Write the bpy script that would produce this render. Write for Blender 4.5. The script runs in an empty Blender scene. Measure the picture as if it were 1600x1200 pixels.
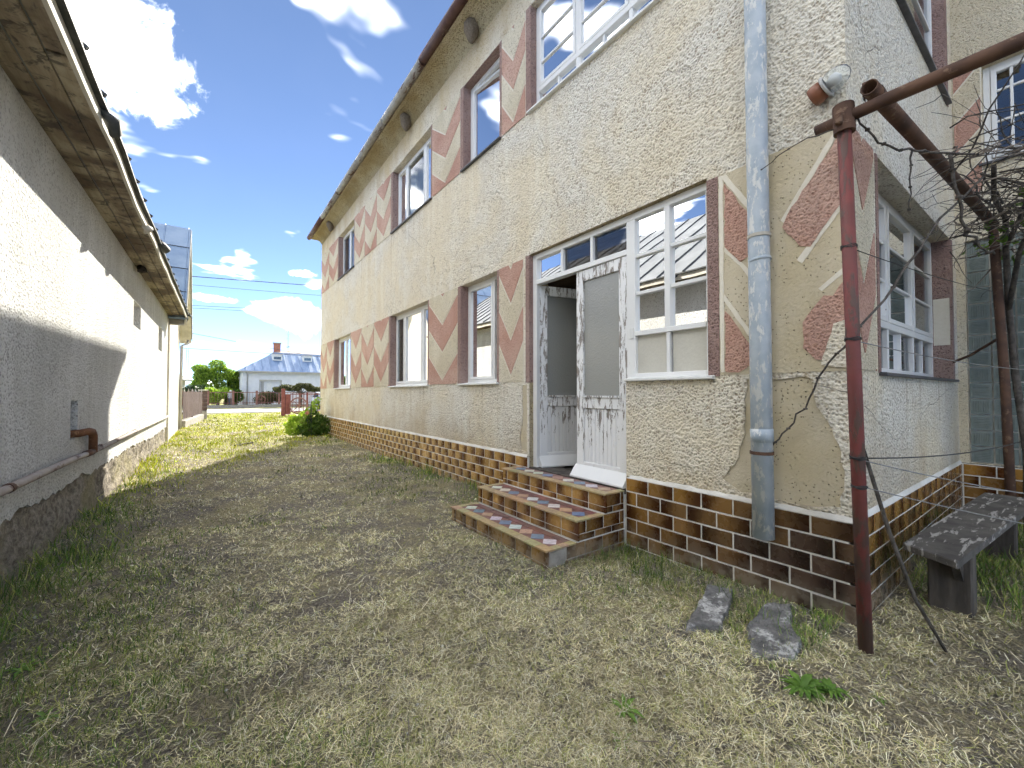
import bpy, bmesh, math, random
import numpy as np
from mathutils import Vector, Matrix
from mathutils.geometry import tessellate_polygon
R = math.radians
random.seed(7); rng = np.random.default_rng(11)
sc = bpy.context.scene
COL = sc.collection

# ------------------------------------------------------------------ camera
cam = bpy.data.objects.new('camera', bpy.data.cameras.new('camera')); COL.objects.link(cam)
cam.data.sensor_width = 36; cam.data.lens = 650/1600*36
cam.data.clip_start = 0.05; cam.data.clip_end = 3000
cam.location = (0, 0, 1.40)
cam.rotation_euler = (R(90)+math.atan(14/650), 0, -R(36))
sc.camera = cam
# ------------------------------------------------------------------ light
SUN_AZ, SUN_EL = R(28), R(31)
SUN_ENERGY, SKY_STRENGTH, EXPOSURE = 2.0, 0.055, 2.85
CLOUD_FILL, CLOUD_OFF = 43.0, (38.8, 25.8, 0)      # cloud radiance before the sky strength, overdriven to light the shade; shift of the cloud field
S = Vector((math.sin(SUN_AZ)*math.cos(SUN_EL), math.cos(SUN_AZ)*math.cos(SUN_EL), math.sin(SUN_EL)))
sun = bpy.data.objects.new('sun', bpy.data.lights.new('sun', 'SUN')); COL.objects.link(sun)
sun.data.energy = SUN_ENERGY; sun.data.angle = R(0.55); sun.data.color = (1.0, .955, .88)
sun.rotation_euler = S.to_track_quat('Z', 'Y').to_euler()
sun.location = S*60
sc.view_settings.view_transform = 'Standard'; sc.view_settings.look = 'None'
sc.view_settings.exposure = EXPOSURE; sc.view_settings.gamma = 1; sc.view_settings.use_curve_mapping = False
sc.view_settings.use_white_balance = True; sc.view_settings.white_balance_temperature = 6850; sc.view_settings.white_balance_tint = 8
sc.cycles.use_denoising = True
try:
    sc.cycles.denoiser = 'OPENIMAGEDENOISE'; sc.cycles.denoising_prefilter = 'ACCURATE'
except Exception: pass
sc.cycles.max_bounces = 6; sc.cycles.diffuse_bounces = 4; sc.cycles.glossy_bounces = 3; sc.cycles.transparent_max_bounces = 10
sc.cycles.use_adaptive_sampling = True; sc.cycles.adaptive_threshold = .03
sc.cycles.sample_clamp_indirect = 6

# ------------------------------------------------------------------ node helpers
class NT:
    def __init__(s, tree): s.t = tree; s.n = tree.nodes; s.l = tree.links
    def new(s, typ, **kw):
        n = s.n.new(typ)
        for k, v in kw.items(): setattr(n, k, v)
        return n
    def put(s, sock, v):
        if isinstance(v, bpy.types.NodeSocket): s.l.new(v, sock)
        elif v is not None:
            if isinstance(v, (tuple, list)) and len(v) == 3 and sock.type == 'RGBA': v = (*v, 1)
            sock.default_value = v
    def pos(s): return s.new('ShaderNodeNewGeometry').outputs['Position']
    def map(s, vec, scale=(1,1,1), loc=(0,0,0), rot=(0,0,0)):
        n = s.new('ShaderNodeMapping'); s.put(n.inputs['Vector'], vec)
        n.inputs['Scale'].default_value = scale; n.inputs['Location'].default_value = loc; n.inputs['Rotation'].default_value = rot
        return n.outputs[0]
    def noise(s, vec, scale, detail=4, rough=.55, dist=0, col=False):
        n = s.new('ShaderNodeTexNoise'); s.put(n.inputs['Vector'], vec)
        n.inputs['Scale'].default_value = scale; n.inputs['Detail'].default_value = detail
        n.inputs['Roughness'].default_value = rough; n.inputs['Distortion'].default_value = dist
        return n.outputs['Color' if col else 'Fac']
    def voro(s, vec, scale, feat='F1', rand=1):
        n = s.new('ShaderNodeTexVoronoi', feature=feat); s.put(n.inputs['Vector'], vec)
        n.inputs['Scale'].default_value = scale; n.inputs['Randomness'].default_value = rand
        return n.outputs['Distance']
    def ramp(s, fac, a, b, c0=0., c1=1.):
        n = s.new('ShaderNodeMapRange', interpolation_type='SMOOTHSTEP'); s.put(n.inputs['Value'], fac)
        n.inputs['From Min'].default_value = a; n.inputs['From Max'].default_value = b
        n.inputs['To Min'].default_value = c0; n.inputs['To Max'].default_value = c1
        return n.outputs[0]
    def m(s, op, a, b=None, c=None, clamp=False):
        n = s.new('ShaderNodeMath', operation=op); n.use_clamp = clamp
        s.put(n.inputs[0], a)
        if b is not None: s.put(n.inputs[1], b)
        if c is not None: s.put(n.inputs[2], c)
        return n.outputs[0]
    def mix(s, fac, a, b, typ='MIX'):
        n = s.new('ShaderNodeMix', data_type='RGBA', blend_type=typ)
        s.put(n.inputs[0], fac); s.put(n.inputs[6], a); s.put(n.inputs[7], b)
        return n.outputs[2]
    def xyz(s, vec):
        n = s.new('ShaderNodeSeparateXYZ'); s.put(n.inputs[0], vec); return n.outputs
    def bump(s, h, dist=.01, strength=1., normal=None):
        n = s.new('ShaderNodeBump'); s.put(n.inputs['Height'], h)
        n.inputs['Distance'].default_value = dist; n.inputs['Strength'].default_value = strength
        if normal is not None: s.put(n.inputs['Normal'], normal)
        return n.outputs[0]
    def attr(s, name, out='Color'):
        n = s.new('ShaderNodeAttribute'); n.attribute_name = name; return n.outputs[out]
    def objcol(s): return s.new('ShaderNodeObjectInfo').outputs['Color']
    def objrnd(s): return s.new('ShaderNodeObjectInfo').outputs['Random']

MATS = {}
def mat(name, fn):
    m = bpy.data.materials.new(name); m.use_nodes = True
    t = NT(m.node_tree); b = m.node_tree.nodes['Principled BSDF']
    r = fn(t) or {}
    for k, v in r.items(): t.put(b.inputs[k], v)
    MATS[name] = m; return m

# ------------------------------------------------------------------ world
w = bpy.data.worlds.new('World'); sc.world = w; w.use_nodes = True
w.cycles.sampling_method = 'MANUAL'; w.cycles.sample_map_resolution = 1024
t = NT(w.node_tree); bg = t.n['Background']
sky = t.new('ShaderNodeTexSky', sky_type='NISHITA'); sky.sun_disc = False
sky.sun_elevation = SUN_EL; sky.sun_rotation = SUN_AZ; sky.altitude = 1500; sky.air_density = .38; sky.dust_density = 0; sky.ozone_density = 1.5
dirv = t.new('ShaderNodeTexCoord').outputs['Generated']
d = t.xyz(dirv)
# cloud layer: the direction projected on a flat layer overhead
inv = t.m('DIVIDE', 1.0, t.m('MAXIMUM', t.m('ADD', d[2], .06), .02))
cmb = t.new('ShaderNodeCombineXYZ'); t.put(cmb.inputs[0], t.m('MULTIPLY', d[0], inv)); t.put(cmb.inputs[1], t.m('MULTIPLY', d[1], inv))
flat = cmb.outputs[0]
n1 = t.noise(t.map(flat, loc=CLOUD_OFF), 1.5, 4, .56, .25)  # mostly unseen clouds, over-bright and shifted to light the shaded facade
n2 = t.noise(dirv, 9, 6, .62, .6)
dens = t.m('SUBTRACT', t.m('MULTIPLY', t.m('SUBTRACT', n1, .538), 3.4), t.ramp(d[2], .42, .10, 0, .42))
def raydir(px, py):
    v = Vector(((px-800)/650, (600-py)/650, -1)); v.rotate(cam.rotation_euler); return v.normalized()
# individual cumulus: (pixel seen at, angular radius, flatness)
for (px, py, rad, fl) in ((165, 58, .105, 1.05), (462, 494, .07, 2.0), (330, 466, .04, 4.5), (470, 428, .03, 3.0), (395, 541, .05, 4.5), (305, 537, .03, 4.0), (322, 600, .035, 2.0)):
    v = raydir(px, py); right = Vector((v.y, -v.x, 0)).normalized(); upv = right.cross(v)
    dr = t.new('ShaderNodeVectorMath', operation='DOT_PRODUCT'); t.put(dr.inputs[0], dirv); dr.inputs[1].default_value = right
    du = t.new('ShaderNodeVectorMath', operation='DOT_PRODUCT'); t.put(du.inputs[0], dirv); du.inputs[1].default_value = upv
    df = t.new('ShaderNodeVectorMath', operation='DOT_PRODUCT'); t.put(df.inputs[0], dirv); df.inputs[1].default_value = v
    a = t.m('POWER', t.m('DIVIDE', t.m('SUBTRACT', dr.outputs['Value'], 0.), rad), 2.)
    b = t.m('POWER', t.m('DIVIDE', du.outputs['Value'], rad/fl), 2.)
    q = t.m('SQRT', t.m('ADD', a, b))
    g = t.m('MULTIPLY', t.m('SUBTRACT', 1.0, q), .55)
    g = t.m('ADD', g, t.m('MULTIPLY', t.m('SUBTRACT', n2, .53), 1.7))
    g = t.m('MULTIPLY', g, t.m('GREATER_THAN', df.outputs['Value'], 0.2))
    g = t.m('MULTIPLY', g, t.m('LESS_THAN', q, 1.5))
    dens = t.m('MAXIMUM', dens, g)
cov = t.m('POWER', t.ramp(dens, -.03, .40), 1.6)
shade = t.ramp(t.noise(dirv, 14, 3, .5), .3, .7)
ccol = t.mix(shade, tuple(CLOUD_FILL*x for x in (.62, .66, .74))+(1,), (CLOUD_FILL, CLOUD_FILL, CLOUD_FILL*.98, 1))
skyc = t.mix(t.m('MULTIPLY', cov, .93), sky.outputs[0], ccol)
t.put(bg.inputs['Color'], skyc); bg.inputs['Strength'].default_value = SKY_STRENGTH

# ------------------------------------------------------------------ mesh helpers
class MB:
    def __init__(s): s.v = []; s.f = []
    def add(s, vs, fs):
        o = len(s.v); s.v += [tuple(p) for p in vs]; s.f += [tuple(i+o for i in f) for f in fs]; return s
    def box(s, x0, x1, y0, y1, z0, z1, mp=None):
        p = [(x, y, z) for x in (x0, x1) for y in (y0, y1) for z in (z0, z1)]
        if mp: p = [mp(*q) for q in p]
        return s.add(p, [(0,1,3,2), (4,6,7,5), (0,4,5,1), (2,3,7,6), (0,2,6,4), (1,5,7,3)])
    def tube(s, pts, rad, n=8, cap=True, inner=None):
        pts = [Vector(p) for p in pts]; m = len(pts)
        if not isinstance(rad, (list, tuple)): rad = [rad]*m
        rings = []; prev = None
        for i, p in enumerate(pts):
            tg = (pts[min(i+1, m-1)]-pts[max(i-1, 0)]).normalized()
            a = prev if prev is not None else (Vector((0,0,1)) if abs(tg.z) < .9 else Vector((1,0,0)))
            a = (a-tg*a.dot(tg)).normalized(); prev = a; b = tg.cross(a)
            rings.append([p+(a*math.cos(2*math.pi*k/n)+b*math.sin(2*math.pi*k/n))*rad[i] for k in range(n)])
        vs = [q for r_ in rings for q in r_]; fs = []
        for i in range(m-1):
            for k in range(n):
                k2 = (k+1) % n; fs.append((i*n+k, i*n+k2, (i+1)*n+k2, (i+1)*n+k))
        if cap: fs += [tuple(range(n))[::-1], tuple((m-1)*n+k for k in range(n))]
        return s.add(vs, fs)
    def lathe(s, prof, n=16, org=(0,0,0), axis='Z'):
        vs = []; fs = []
        for (r_, z) in prof:
            for k in range(n):
                a = 2*math.pi*k/n; vs.append((r_*math.cos(a)+org[0], r_*math.sin(a)+org[1], z+org[2]))
        for i in range(len(prof)-1):
            for k in range(n):
                k2 = (k+1) % n; fs.append((i*n+k, i*n+k2, (i+1)*n+k2, (i+1)*n+k))
        return s.add(vs, fs)
    def prism(s, poly, d0, d1, mp):
        n = len(poly)
        vs = [mp(u, v, d0) for u, v in poly]+[mp(u, v, d1) for u, v in poly]
        tri = tessellate_polygon([[Vector((u, v, 0)) for u, v in poly]])
        fs = [tuple(x) for x in tri]+[tuple(i+n for i in x)[::-1] for x in tri]
        fs += [(i, (i+1) % n, (i+1) % n+n, i+n) for i in range(n)]
        return s.add(vs, fs)
    def mesh(s, name):
        me = bpy.data.meshes.new(name); me.from_pydata(s.v, [], s.f); me.update()
        bm = bmesh.new(); bm.from_mesh(me); bmesh.ops.recalc_face_normals(bm, faces=bm.faces); bm.to_mesh(me); bm.free()
        return me
    def build(s, name, material, parent=None, smooth=False, bevel=0, color=None):
        me = s.mesh(name); o = bpy.data.objects.new(name, me); COL.objects.link(o)
        me.materials.append(MATS[material] if isinstance(material, str) else material)
        if parent is not None: o.parent = parent
        if smooth:
            for p in me.polygons: p.use_smooth = True
        if bevel:
            b = o.modifiers.new('bevel', 'BEVEL'); b.width = bevel; b.segments = 1; b.limit_method = 'ANGLE'; b.angle_limit = R(40)
        if color: o.color = (*color, 1)
        return o
def thing(name, label, cat, loc=(0,0,0), rotz=0, group=None):
    o = bpy.data.objects.new(name, None); COL.objects.link(o); o.location = loc; o.rotation_euler = (0,0,rotz); o.empty_display_size = .2
    o['label'] = label; o['category'] = cat
    if group: o['group'] = group
    return o
def tag(o, label, cat, group=None, kind=None):
    o['label'] = label
    if cat: o['category'] = cat
    if group: o['group'] = group
    if kind: o['kind'] = kind
    return o
def npmesh(name, verts, faces_n, loops, material, parent=None, colors=None):
    """verts (N,3) array, faces all of faces_n corners given by loops (M,faces_n)"""
    me = bpy.data.meshes.new(name)
    me.vertices.add(len(verts)); me.vertices.foreach_set('co', np.asarray(verts, np.float32).ravel())
    nl = loops.size; nf = nl//faces_n
    me.loops.add(nl); me.loops.foreach_set('vertex_index', loops.astype(np.int32).ravel())
    me.polygons.add(nf); me.polygons.foreach_set('loop_start', np.arange(0, nl, faces_n, dtype=np.int32))
    try: me.polygons.foreach_set('loop_total', np.full(nf, faces_n, np.int32))
    except Exception: pass
    me.update(calc_edges=True)
    if colors is not None:
        a = me.color_attributes.new('Col', 'FLOAT_COLOR', 'POINT')
        c = np.ones((len(verts), 4), np.float32); c[:, :3] = colors; a.data.foreach_set('color', c.ravel())
    o = bpy.data.objects.new(name, me); COL.objects.link(o); me.materials.append(MATS[material])
    if parent is not None: o.parent = parent
    return o
def sheet(name, outer, holes, mp, d0, depths, material, parent):
    """a wall skin: polygon outer with holes, front at depth d0, loop i closed back to depths[i]"""
    bm = bmesh.new(); loops = []
    for lp in [outer]+holes:
        vs = [bm.verts.new((u, v, 0)) for u, v in lp]; loops.append(len(lp))
        for i in range(len(vs)): bm.edges.new((vs[i], vs[(i+1) % len(vs)]))
    bmesh.ops.triangle_fill(bm, use_beauty=True, use_dissolve=False, edges=bm.edges[:])
    bm.verts.ensure_lookup_table(); bm.verts.index_update()
    mb = MB(); mb.v = [mp(v.co.x, v.co.y, d0) for v in bm.verts]; mb.f = [tuple(v.index for v in f.verts) for f in bm.faces]
    bm.free()
    o = 0
    for lp, n, dep in zip([outer]+holes, loops, depths):
        if dep is not None:
            base = len(mb.v); mb.v += [mp(u, v, dep) for u, v in lp]
            mb.f += [(o+i, o+(i+1) % n, base+(i+1) % n, base+i) for i in range(n)]
        o += n
    return mb.build(name, material, parent)
def rect(u0, u1, v0, v1): return [(u0, v0), (u1, v0), (u1, v1), (u0, v1)]
def jag(pts, step, amp, seed=0, closed=True):
    """a ragged version of a polyline"""
    rr = random.Random(seed); out = []; n = len(pts)
    for i in range(n if closed else n-1):
        a = Vector(pts[i]).to_2d() if len(pts[i]) > 2 else Vector(pts[i]); b = Vector(pts[(i+1) % n])
        L = (b-a).length; k = max(1, int(L/step)); nrm = Vector((-(b-a).y, (b-a).x)).normalized()
        for j in range(k):
            p = a.lerp(b, j/k)+nrm*(rr.uniform(-amp, amp) if j else rr.uniform(-amp, amp)*.4); out.append((p.x, p.y))
    if not closed: out.append(tuple(pts[-1]))
    return out

# ------------------------------------------------------------------ materials
def stucco(name, ca, cb, cpit, scale=1., bumpd=.016, stain=None, streak=.2, cracks=False):
    def fn(t):
        p = t.pos()
        n1 = t.noise(p, 26*scale, 4, .66, .4); vo = t.voro(p, 48*scale)
        h = t.m('ADD', t.m('MULTIPLY', n1, .9), t.m('MULTIPLY', vo, .5))
        big = t.noise(p, .8, 4, .62, .4)
        h0 = h; h = t.m('MULTIPLY', h, t.ramp(big, .32, .62, .65, 1.25)) if cracks else h
        st = t.noise(t.map(p, (3.2, 3.2, .28)), 1.5, 3, .6)
        c = t.mix(t.ramp(big, .35, .65), ca, cb)
        c = t.mix(t.m('MULTIPLY', t.ramp(st, .45, .72), streak), c, tuple(min(1, x*1.25) for x in cb))
        pit = t.m('MULTIPLY', t.ramp(h0, .70, .48), t.ramp(t.noise(p, 1.6, 2, .6), .3, .65, .55, 1.))
        c = t.mix(t.m('MULTIPLY', pit, .8), c, cpit)
        if cracks:
            zz = t.xyz(p)[2]
            warp = t.mix(.10, p, t.noise(p, 3.5, 3, .6, 0, True))
            ed = t.new('ShaderNodeTexVoronoi', feature='DISTANCE_TO_EDGE'); t.put(ed.inputs['Vector'], warp); ed.inputs['Scale'].default_value = .75
            ck = t.m('MULTIPLY', t.ramp(ed.outputs['Distance'], .003, .0008), t.ramp(t.noise(p, .6, 1), .54, .62)); c = t.mix(t.m('MULTIPLY', ck, .6), c, (.16, .12, .09))
            h = t.m('SUBTRACT', h, t.m('MULTIPLY', ck, .35))
            drip = t.ramp(t.noise(t.map(p, (13, 13, .42)), 1.0, 3, .6), .53, .68)
            band = t.m('ADD', t.m('MULTIPLY', t.ramp(zz, .75, 1.5), t.m('LESS_THAN', zz, 1.54)), t.m('MULTIPLY', t.ramp(zz, 3.9, 4.9), t.m('LESS_THAN', zz, 4.92)))
            band = t.m('MULTIPLY', band, t.ramp(t.noise(t.map(p, (1, 1, .05)), .9, 2), .40, .60))
            c = t.mix(t.m('MULTIPLY', t.m('MULTIPLY', drip, band), .6), c, (.42, .32, .20))
        if stain:
            z = t.xyz(p)[2]
            s1 = t.m('MULTIPLY', t.ramp(t.m('ADD', z, t.m('MULTIPLY', t.noise(t.map(p, (1.4, 1.4, .5)), 1.3, 3), 1.6)), stain[0], stain[1]), stain[3])
            c = t.mix(s1, c, stain[2])
            s2 = t.m('MULTIPLY', t.ramp(t.m('SUBTRACT', z, t.m('MULTIPLY', t.noise(t.map(p, (2, 2, .6)), 1.1, 3), 2.2)), .1, -.9), .55)
            c = t.mix(s2, c, (.50, .37, .21))
        return {'Base Color': c, 'Roughness': .95, 'Normal': t.bump(h, bumpd*1.7, 1.0), 'Specular IOR Level': .1}
    mat(name, fn)
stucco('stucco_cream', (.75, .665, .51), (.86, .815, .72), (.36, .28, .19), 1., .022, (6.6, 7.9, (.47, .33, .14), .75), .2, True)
stucco('stucco_panel', (.64, .565, .42), (.73, .67, .54), (.33, .27, .18), 1.3, .014)
stucco('stucco_red', (.50, .29, .225), (.62, .42, .34), (.31, .16, .12), 1.2, .015, None, .15)
stucco('stucco_maroon', (.31, .205, .18), (.42, .30, .265), (.14, .08, .065), 1.3, .015, None, .1)
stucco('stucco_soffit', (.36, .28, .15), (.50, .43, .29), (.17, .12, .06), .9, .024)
stucco('barn_stucco', (.55, .55, .53), (.65, .65, .64), (.27, .265, .25), .95, .012, None, .4)
stucco('gable_stucco', (.58, .52, .42), (.68, .63, .55), (.4, .35, .28), .8, .012, None, .5)
def f_plaster(t):
    p = t.pos(); n = t.noise(p, 40, 5, .6); b = t.noise(p, 2.2, 4, .6)
    pits = t.ramp(t.voro(p, 42), .24, .10); pits = t.m('MULTIPLY', pits, t.ramp(t.noise(p, 5, 3), .36, .56))
    cr = t.ramp(t.noise(t.map(p, (1.2, 1.2, 9)), 2.4, 3, .5, .4), .012, .0); 
    c = t.mix(t.ramp(b, .3, .7), (.53, .45, .30), (.60, .53, .40)); c = t.mix(t.m('MULTIPLY', pits, .85), c, (.12, .09, .07))
    return {'Base Color': c, 'Roughness': .9, 'Normal': t.bump(t.m('SUBTRACT', n, t.m('MULTIPLY', pits, 1.2)), .009, 1.), 'Specular IOR Level': .2}
mat('plaster_smooth', f_plaster)
def f_groove(t):
    p = t.pos(); n = t.noise(p, 30, 4, .6)
    return {'Base Color': t.mix(n, (.66, .60, .48), (.80, .76, .67)), 'Roughness': .9, 'Normal': t.bump(n, .004)}
mat('groove_white', f_groove)
def f_mortar(t):
    p = t.pos(); n = t.noise(p, 60, 4, .6); g = t.noise(p, 3, 4, .6)
    return {'Base Color': t.mix(t.ramp(g, .3, .7), (.58, .55, .49), (.78, .76, .71)), 'Roughness': .9, 'Normal': t.bump(n, .004)}
mat('mortar', f_mortar)
def tile_mat(name, far):
    def fn(t):
        p = t.pos(); u = t.attr('u', 'Fac')
        if far: base = t.attr('Col'); rnd = t.noise(t.map(p, (1, 4, 8)), 1, 0)
        else: base = t.objcol(); rnd = t.objrnd()
        uu = t.m('ADD', u, t.m('MULTIPLY', t.m('SUBTRACT', t.noise(p, 9, 3), .5), .5))
        fl = t.m('GREATER_THAN', rnd, .85)
        uu = t.m('ABSOLUTE', t.m('SUBTRACT', uu, fl))
        dark = t.mix(1.0, base, (.22, .13, .10, 1), 'MULTIPLY')
        c = t.mix(t.ramp(uu, .25, .92), base, dark)
        dust = t.m('MULTIPLY', t.ramp(t.xyz(p)[2], .22, -.02), t.ramp(t.noise(p, 6, 4), .3, .65)); c = t.mix(t.m('MULTIPLY', dust, .55), c, (.34, .29, .22))
        r = t.ramp(t.noise(p, 12, 4), .3, .75, .16, .42)
        return {'Base Color': c, 'Roughness': r, 'Normal': t.bump(t.noise(p, 14, 3), .004, .5), 'Specular IOR Level': .45}
    mat(name, fn)
tile_mat('tile_glaze', False); tile_mat('tile_glaze_far', True)
def f_tread(t):
    p = t.pos(); n = t.noise(p, 25, 5, .65); c = t.mix(t.m('MULTIPLY', t.ramp(n, .4, .7), .42), t.objcol(), (.26, .21, .17))
    return {'Base Color': c, 'Roughness': t.ramp(n, .3, .7, .35, .7), 'Normal': t.bump(n, .002)}
mat('tread_tile', f_tread)
def peel(name, amount, col=(.80, .80, .79), lowz=None):
    def fn(t):
        p = t.pos(); n = t.noise(t.map(p, (9, 9, 1.6)), 3.2, 6, .68, .5); f = t.noise(p, 70, 3, .6)
        v = t.m('ADD', n, t.m('MULTIPLY', t.m('SUBTRACT', f, .5), .16))
        if lowz: v = t.m('ADD', v, t.ramp(t.xyz(p)[2], lowz[0], lowz[1], lowz[2], 0))
        k = t.ramp(v, 1-amount-.02, 1-amount+.02)
        wood = t.mix(t.noise(t.map(p, (30, 30, 2)), 4, 4), (.17, .145, .125), (.36, .32, .285))
        c = t.mix(k, t.mix(t.noise(p, 2.5, 4), col, tuple(x*.88 for x in col)), wood)
        return {'Base Color': c, 'Roughness': t.m('ADD', t.m('MULTIPLY', k, .4), .45), 'Normal': t.bump(t.m('SUBTRACT', t.m('MULTIPLY', f, .2), k), .0025, .9)}
    mat(name, fn)
peel('paint_white', .31); peel('paint_door', .27, (.82, .82, .82), (1.25, .45, .19)); peel('paint_window', .30, (.76, .76, .75)); peel('paint_clean', .2, (.78, .78, .77))
def glassmat(name, ior, tint, rough=0., wav=0.):
    m = bpy.data.materials.new(name); m.use_nodes = True; MATS[name] = m; t = NT(m.node_tree); t.n.remove(t.n['Principled BSDF'])
    out = t.n['Material Output']; tr = t.new('ShaderNodeBsdfTransparent'); gl = t.new('ShaderNodeBsdfGlossy'); fr = t.new('ShaderNodeFresnel'); mx = t.new('ShaderNodeMixShader')
    tr.inputs[0].default_value = (*tint, 1); gl.inputs['Roughness'].default_value = rough; fr.inputs[0].default_value = ior; gl.inputs[0].default_value = (.95, .97, 1, 1)
    p = t.pos(); bn = t.bump(t.noise(p, 1.7, 2, .4), .02, .05+wav)
    t.put(gl.inputs['Normal'], bn)
    t.put(mx.inputs[0], fr.outputs[0]); t.l.new(tr.outputs[0], mx.inputs[1]); t.l.new(gl.outputs[0], mx.inputs[2]); t.l.new(mx.outputs[0], out.inputs[0])
glassmat('glass', 2.1, (.80, .86, .87))
def f_frost(t):
    p = t.pos(); n = t.noise(p, 55, 3, .6)
    return {'Base Color': (.27, .275, .26), 'Roughness': .2, 'Specular IOR Level': .7, 'IOR': 1.6, 'Normal': t.bump(n, .006, .8), 'Coat Weight': .5, 'Coat IOR': 1.5, 'Coat Roughness': .12}
mat('glass_frosted', f_frost)
def f_frost2(t):
    p = t.pos(); n = t.noise(p, 45, 3, .6)
    return {'Base Color': t.mix(n, (.50, .48, .42), (.60, .58, .51)), 'Roughness': .3, 'Normal': t.bump(n, .004, .6)}
mat('glass_pale', f_frost2)  # bright reflection of the lower side lights put into a pale base colour
def f_gblock(t):
    p = t.pos(); n = t.noise(p, 20, 3)
    return {'Base Color': t.mix(n, (.10, .13, .125), (.24, .28, .265)), 'Roughness': .14, 'Specular IOR Level': .8}
mat('glass_block', f_gblock)
def simple(name, ca, cb, rough=.8, scale=6, bump=.004, metal=0., stretch=(1,1,1), spec=.4, bs=None):
    def fn(t):
        p = t.map(t.pos(), stretch); n = t.noise(p, scale, 5, .62); h = t.noise(p, bs or scale*4, 4, .6)
        return {'Base Color': t.mix(t.ramp(n, .3, .7), ca, cb), 'Roughness': rough, 'Metallic': metal, 'Normal': t.bump(h, bump), 'Specular IOR Level': spec}
    mat(name, fn)
def flake(name, base, base2, under, thr, scale=(1,1,.35), sc_=14, rough=.55, metal=0.):
    def fn(t):
        p = t.pos(); n = t.noise(t.map(p, scale), sc_, 6, .68, .3); k = t.ramp(n, thr-.03, thr+.03)
        c = t.mix(k, t.mix(t.ramp(t.noise(p, 7, 5), .3, .7), base, base2), under)
        return {'Base Color': c, 'Roughness': rough, 'Metallic': metal, 'Normal': t.bump(t.m('ADD', k, t.m('MULTIPLY', t.noise(p, 90, 3), .4)), .0016), 'Specular IOR Level': .35}
    mat(name, fn)
flake('pipe_zinc', (.33, .39, .45), (.46, .51, .555), (.63, .64, .62), .55, (1, 1, .4), 17)
flake('pole_red', (.19, .05, .045), (.14, .045, .04), (.10, .058, .048), .53, (1, 1, .3), 9, .6)
flake('rust_dark', (.07, .04, .03), (.13, .07, .045), (.19, .12, .08), .6, (1, 1, 1), 12, .85)
flake('rust_orange', (.20, .085, .035), (.14, .06, .03), (.30, .16, .08), .6, (1, 1, 1), 16, .85)
flake('gutter_rust', (.07, .03, .025), (.11, .055, .042), (.26, .20, .16), .64, (1, .3, 1), 8, .6)
flake('gutter_zinc', (.24, .22, .19), (.34, .32, .285), (.12, .07, .05), .56, (1, .3, 1), 7, .55)
flake('gas_pipe', (.34, .29, .26), (.42, .37, .33), (.16, .10, .08), .58, (1, .3, 1), 8, .7)
flake('bench_wood', (.065, .06, .056), (.13, .12, .11), (.40, .385, .365), .565, (.5, 3, 1), 7, .85)
simple('bench_leg', (.05, .042, .036), (.12, .105, .09), .9, 9, .006, 0, (1, 1, .2))
simple('bark', (.045, .038, .033), (.13, .115, .10), .9, 22, .006)
simple('twig_pale', (.16, .13, .11), (.30, .26, .22), .9, 22, .003)
simple('wire_grey', (.22, .22, .22), (.36, .36, .36), .5, 40, .001, .5)
simple('wire_dark', (.03, .03, .03), (.06, .06, .06), .6, 40, .001)
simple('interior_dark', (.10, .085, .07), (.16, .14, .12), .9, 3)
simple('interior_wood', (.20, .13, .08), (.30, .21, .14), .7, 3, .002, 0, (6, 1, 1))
simple('curtain', (.62, .61, .57), (.74, .73, .70), .9, 5, .01, 0, (1, 14, .3))
simple('sill_white', (.68, .68, .66), (.78, .78, .76), .5, 8, .001)
simple('sill_dark', (.045, .045, .05), (.09, .09, .10), .45, 8, .001)
simple('roof_tile', (.16, .07, .05), (.24, .12, .09), .85, 5)
simple('roof_grey', (.13, .135, .14), (.19, .195, .20), .6, 1.2, .003, 0)
simple('roof_edge', (.04, .045, .045), (.08, .085, .085), .7, 8)
simple('roof_blue', (.20, .29, .42), (.32, .41, .52), .5, 1.2, .004, 0, (1, 1, 1))
simple('roof_blue_far', (.15, .23, .38), (.24, .33, .48), .55, 1.0, .01, 0, (3, .6, .6))
simple('roof_beige', (.42, .34, .27), (.52, .44, .36), .8, 2)
def f_soffit(t):
    p = t.pos(); n = t.noise(t.map(p, (4, .5, 4)), 2.2, 6, .65, .4); g = t.noise(p, .9, 4, .6, .5); s = t.noise(p, 7, 5, .7, .8)
    c = t.mix(t.ramp(n, .35, .65), (.22, .17, .115), (.42, .36, .26)); c = t.mix(t.m('MULTIPLY', t.ramp(g, .44, .58), .85), c, (.09, .055, .035)); c = t.mix(t.m('MULTIPLY', t.ramp(s, .50, .62), .8), c, (.05, .042, .038))
    return {'Base Color': c, 'Roughness': .9, 'Normal': t.bump(t.m('ADD', n, s), .008)}
mat('soffit_board', f_soffit)
simple('fascia', (.42, .39, .33), (.58, .55, .48), .8, 5, .003, 0, (1, .4, 1))
def f_stone(t):
    p = t.pos(); v = t.voro(t.mix(.12, p, t.noise(p, 6, 3, .6, 0, True)), 6.5, 'F1'); n = t.noise(p, 16, 6, .7); g = t.noise(p, 1.4, 4)
    c = t.mix(t.ramp(n, .3, .7), (.13, .11, .09), (.40, .36, .30)); c = t.mix(t.m('MULTIPLY', t.ramp(g, .5, .7), .6), c, (.30, .27, .15))
    return {'Base Color': c, 'Roughness': .95, 'Normal': t.bump(t.m('ADD', t.m('MULTIPLY', v, -.8), n), .03), 'Specular IOR Level': .15}
mat('rubble_stone', f_stone)
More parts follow.
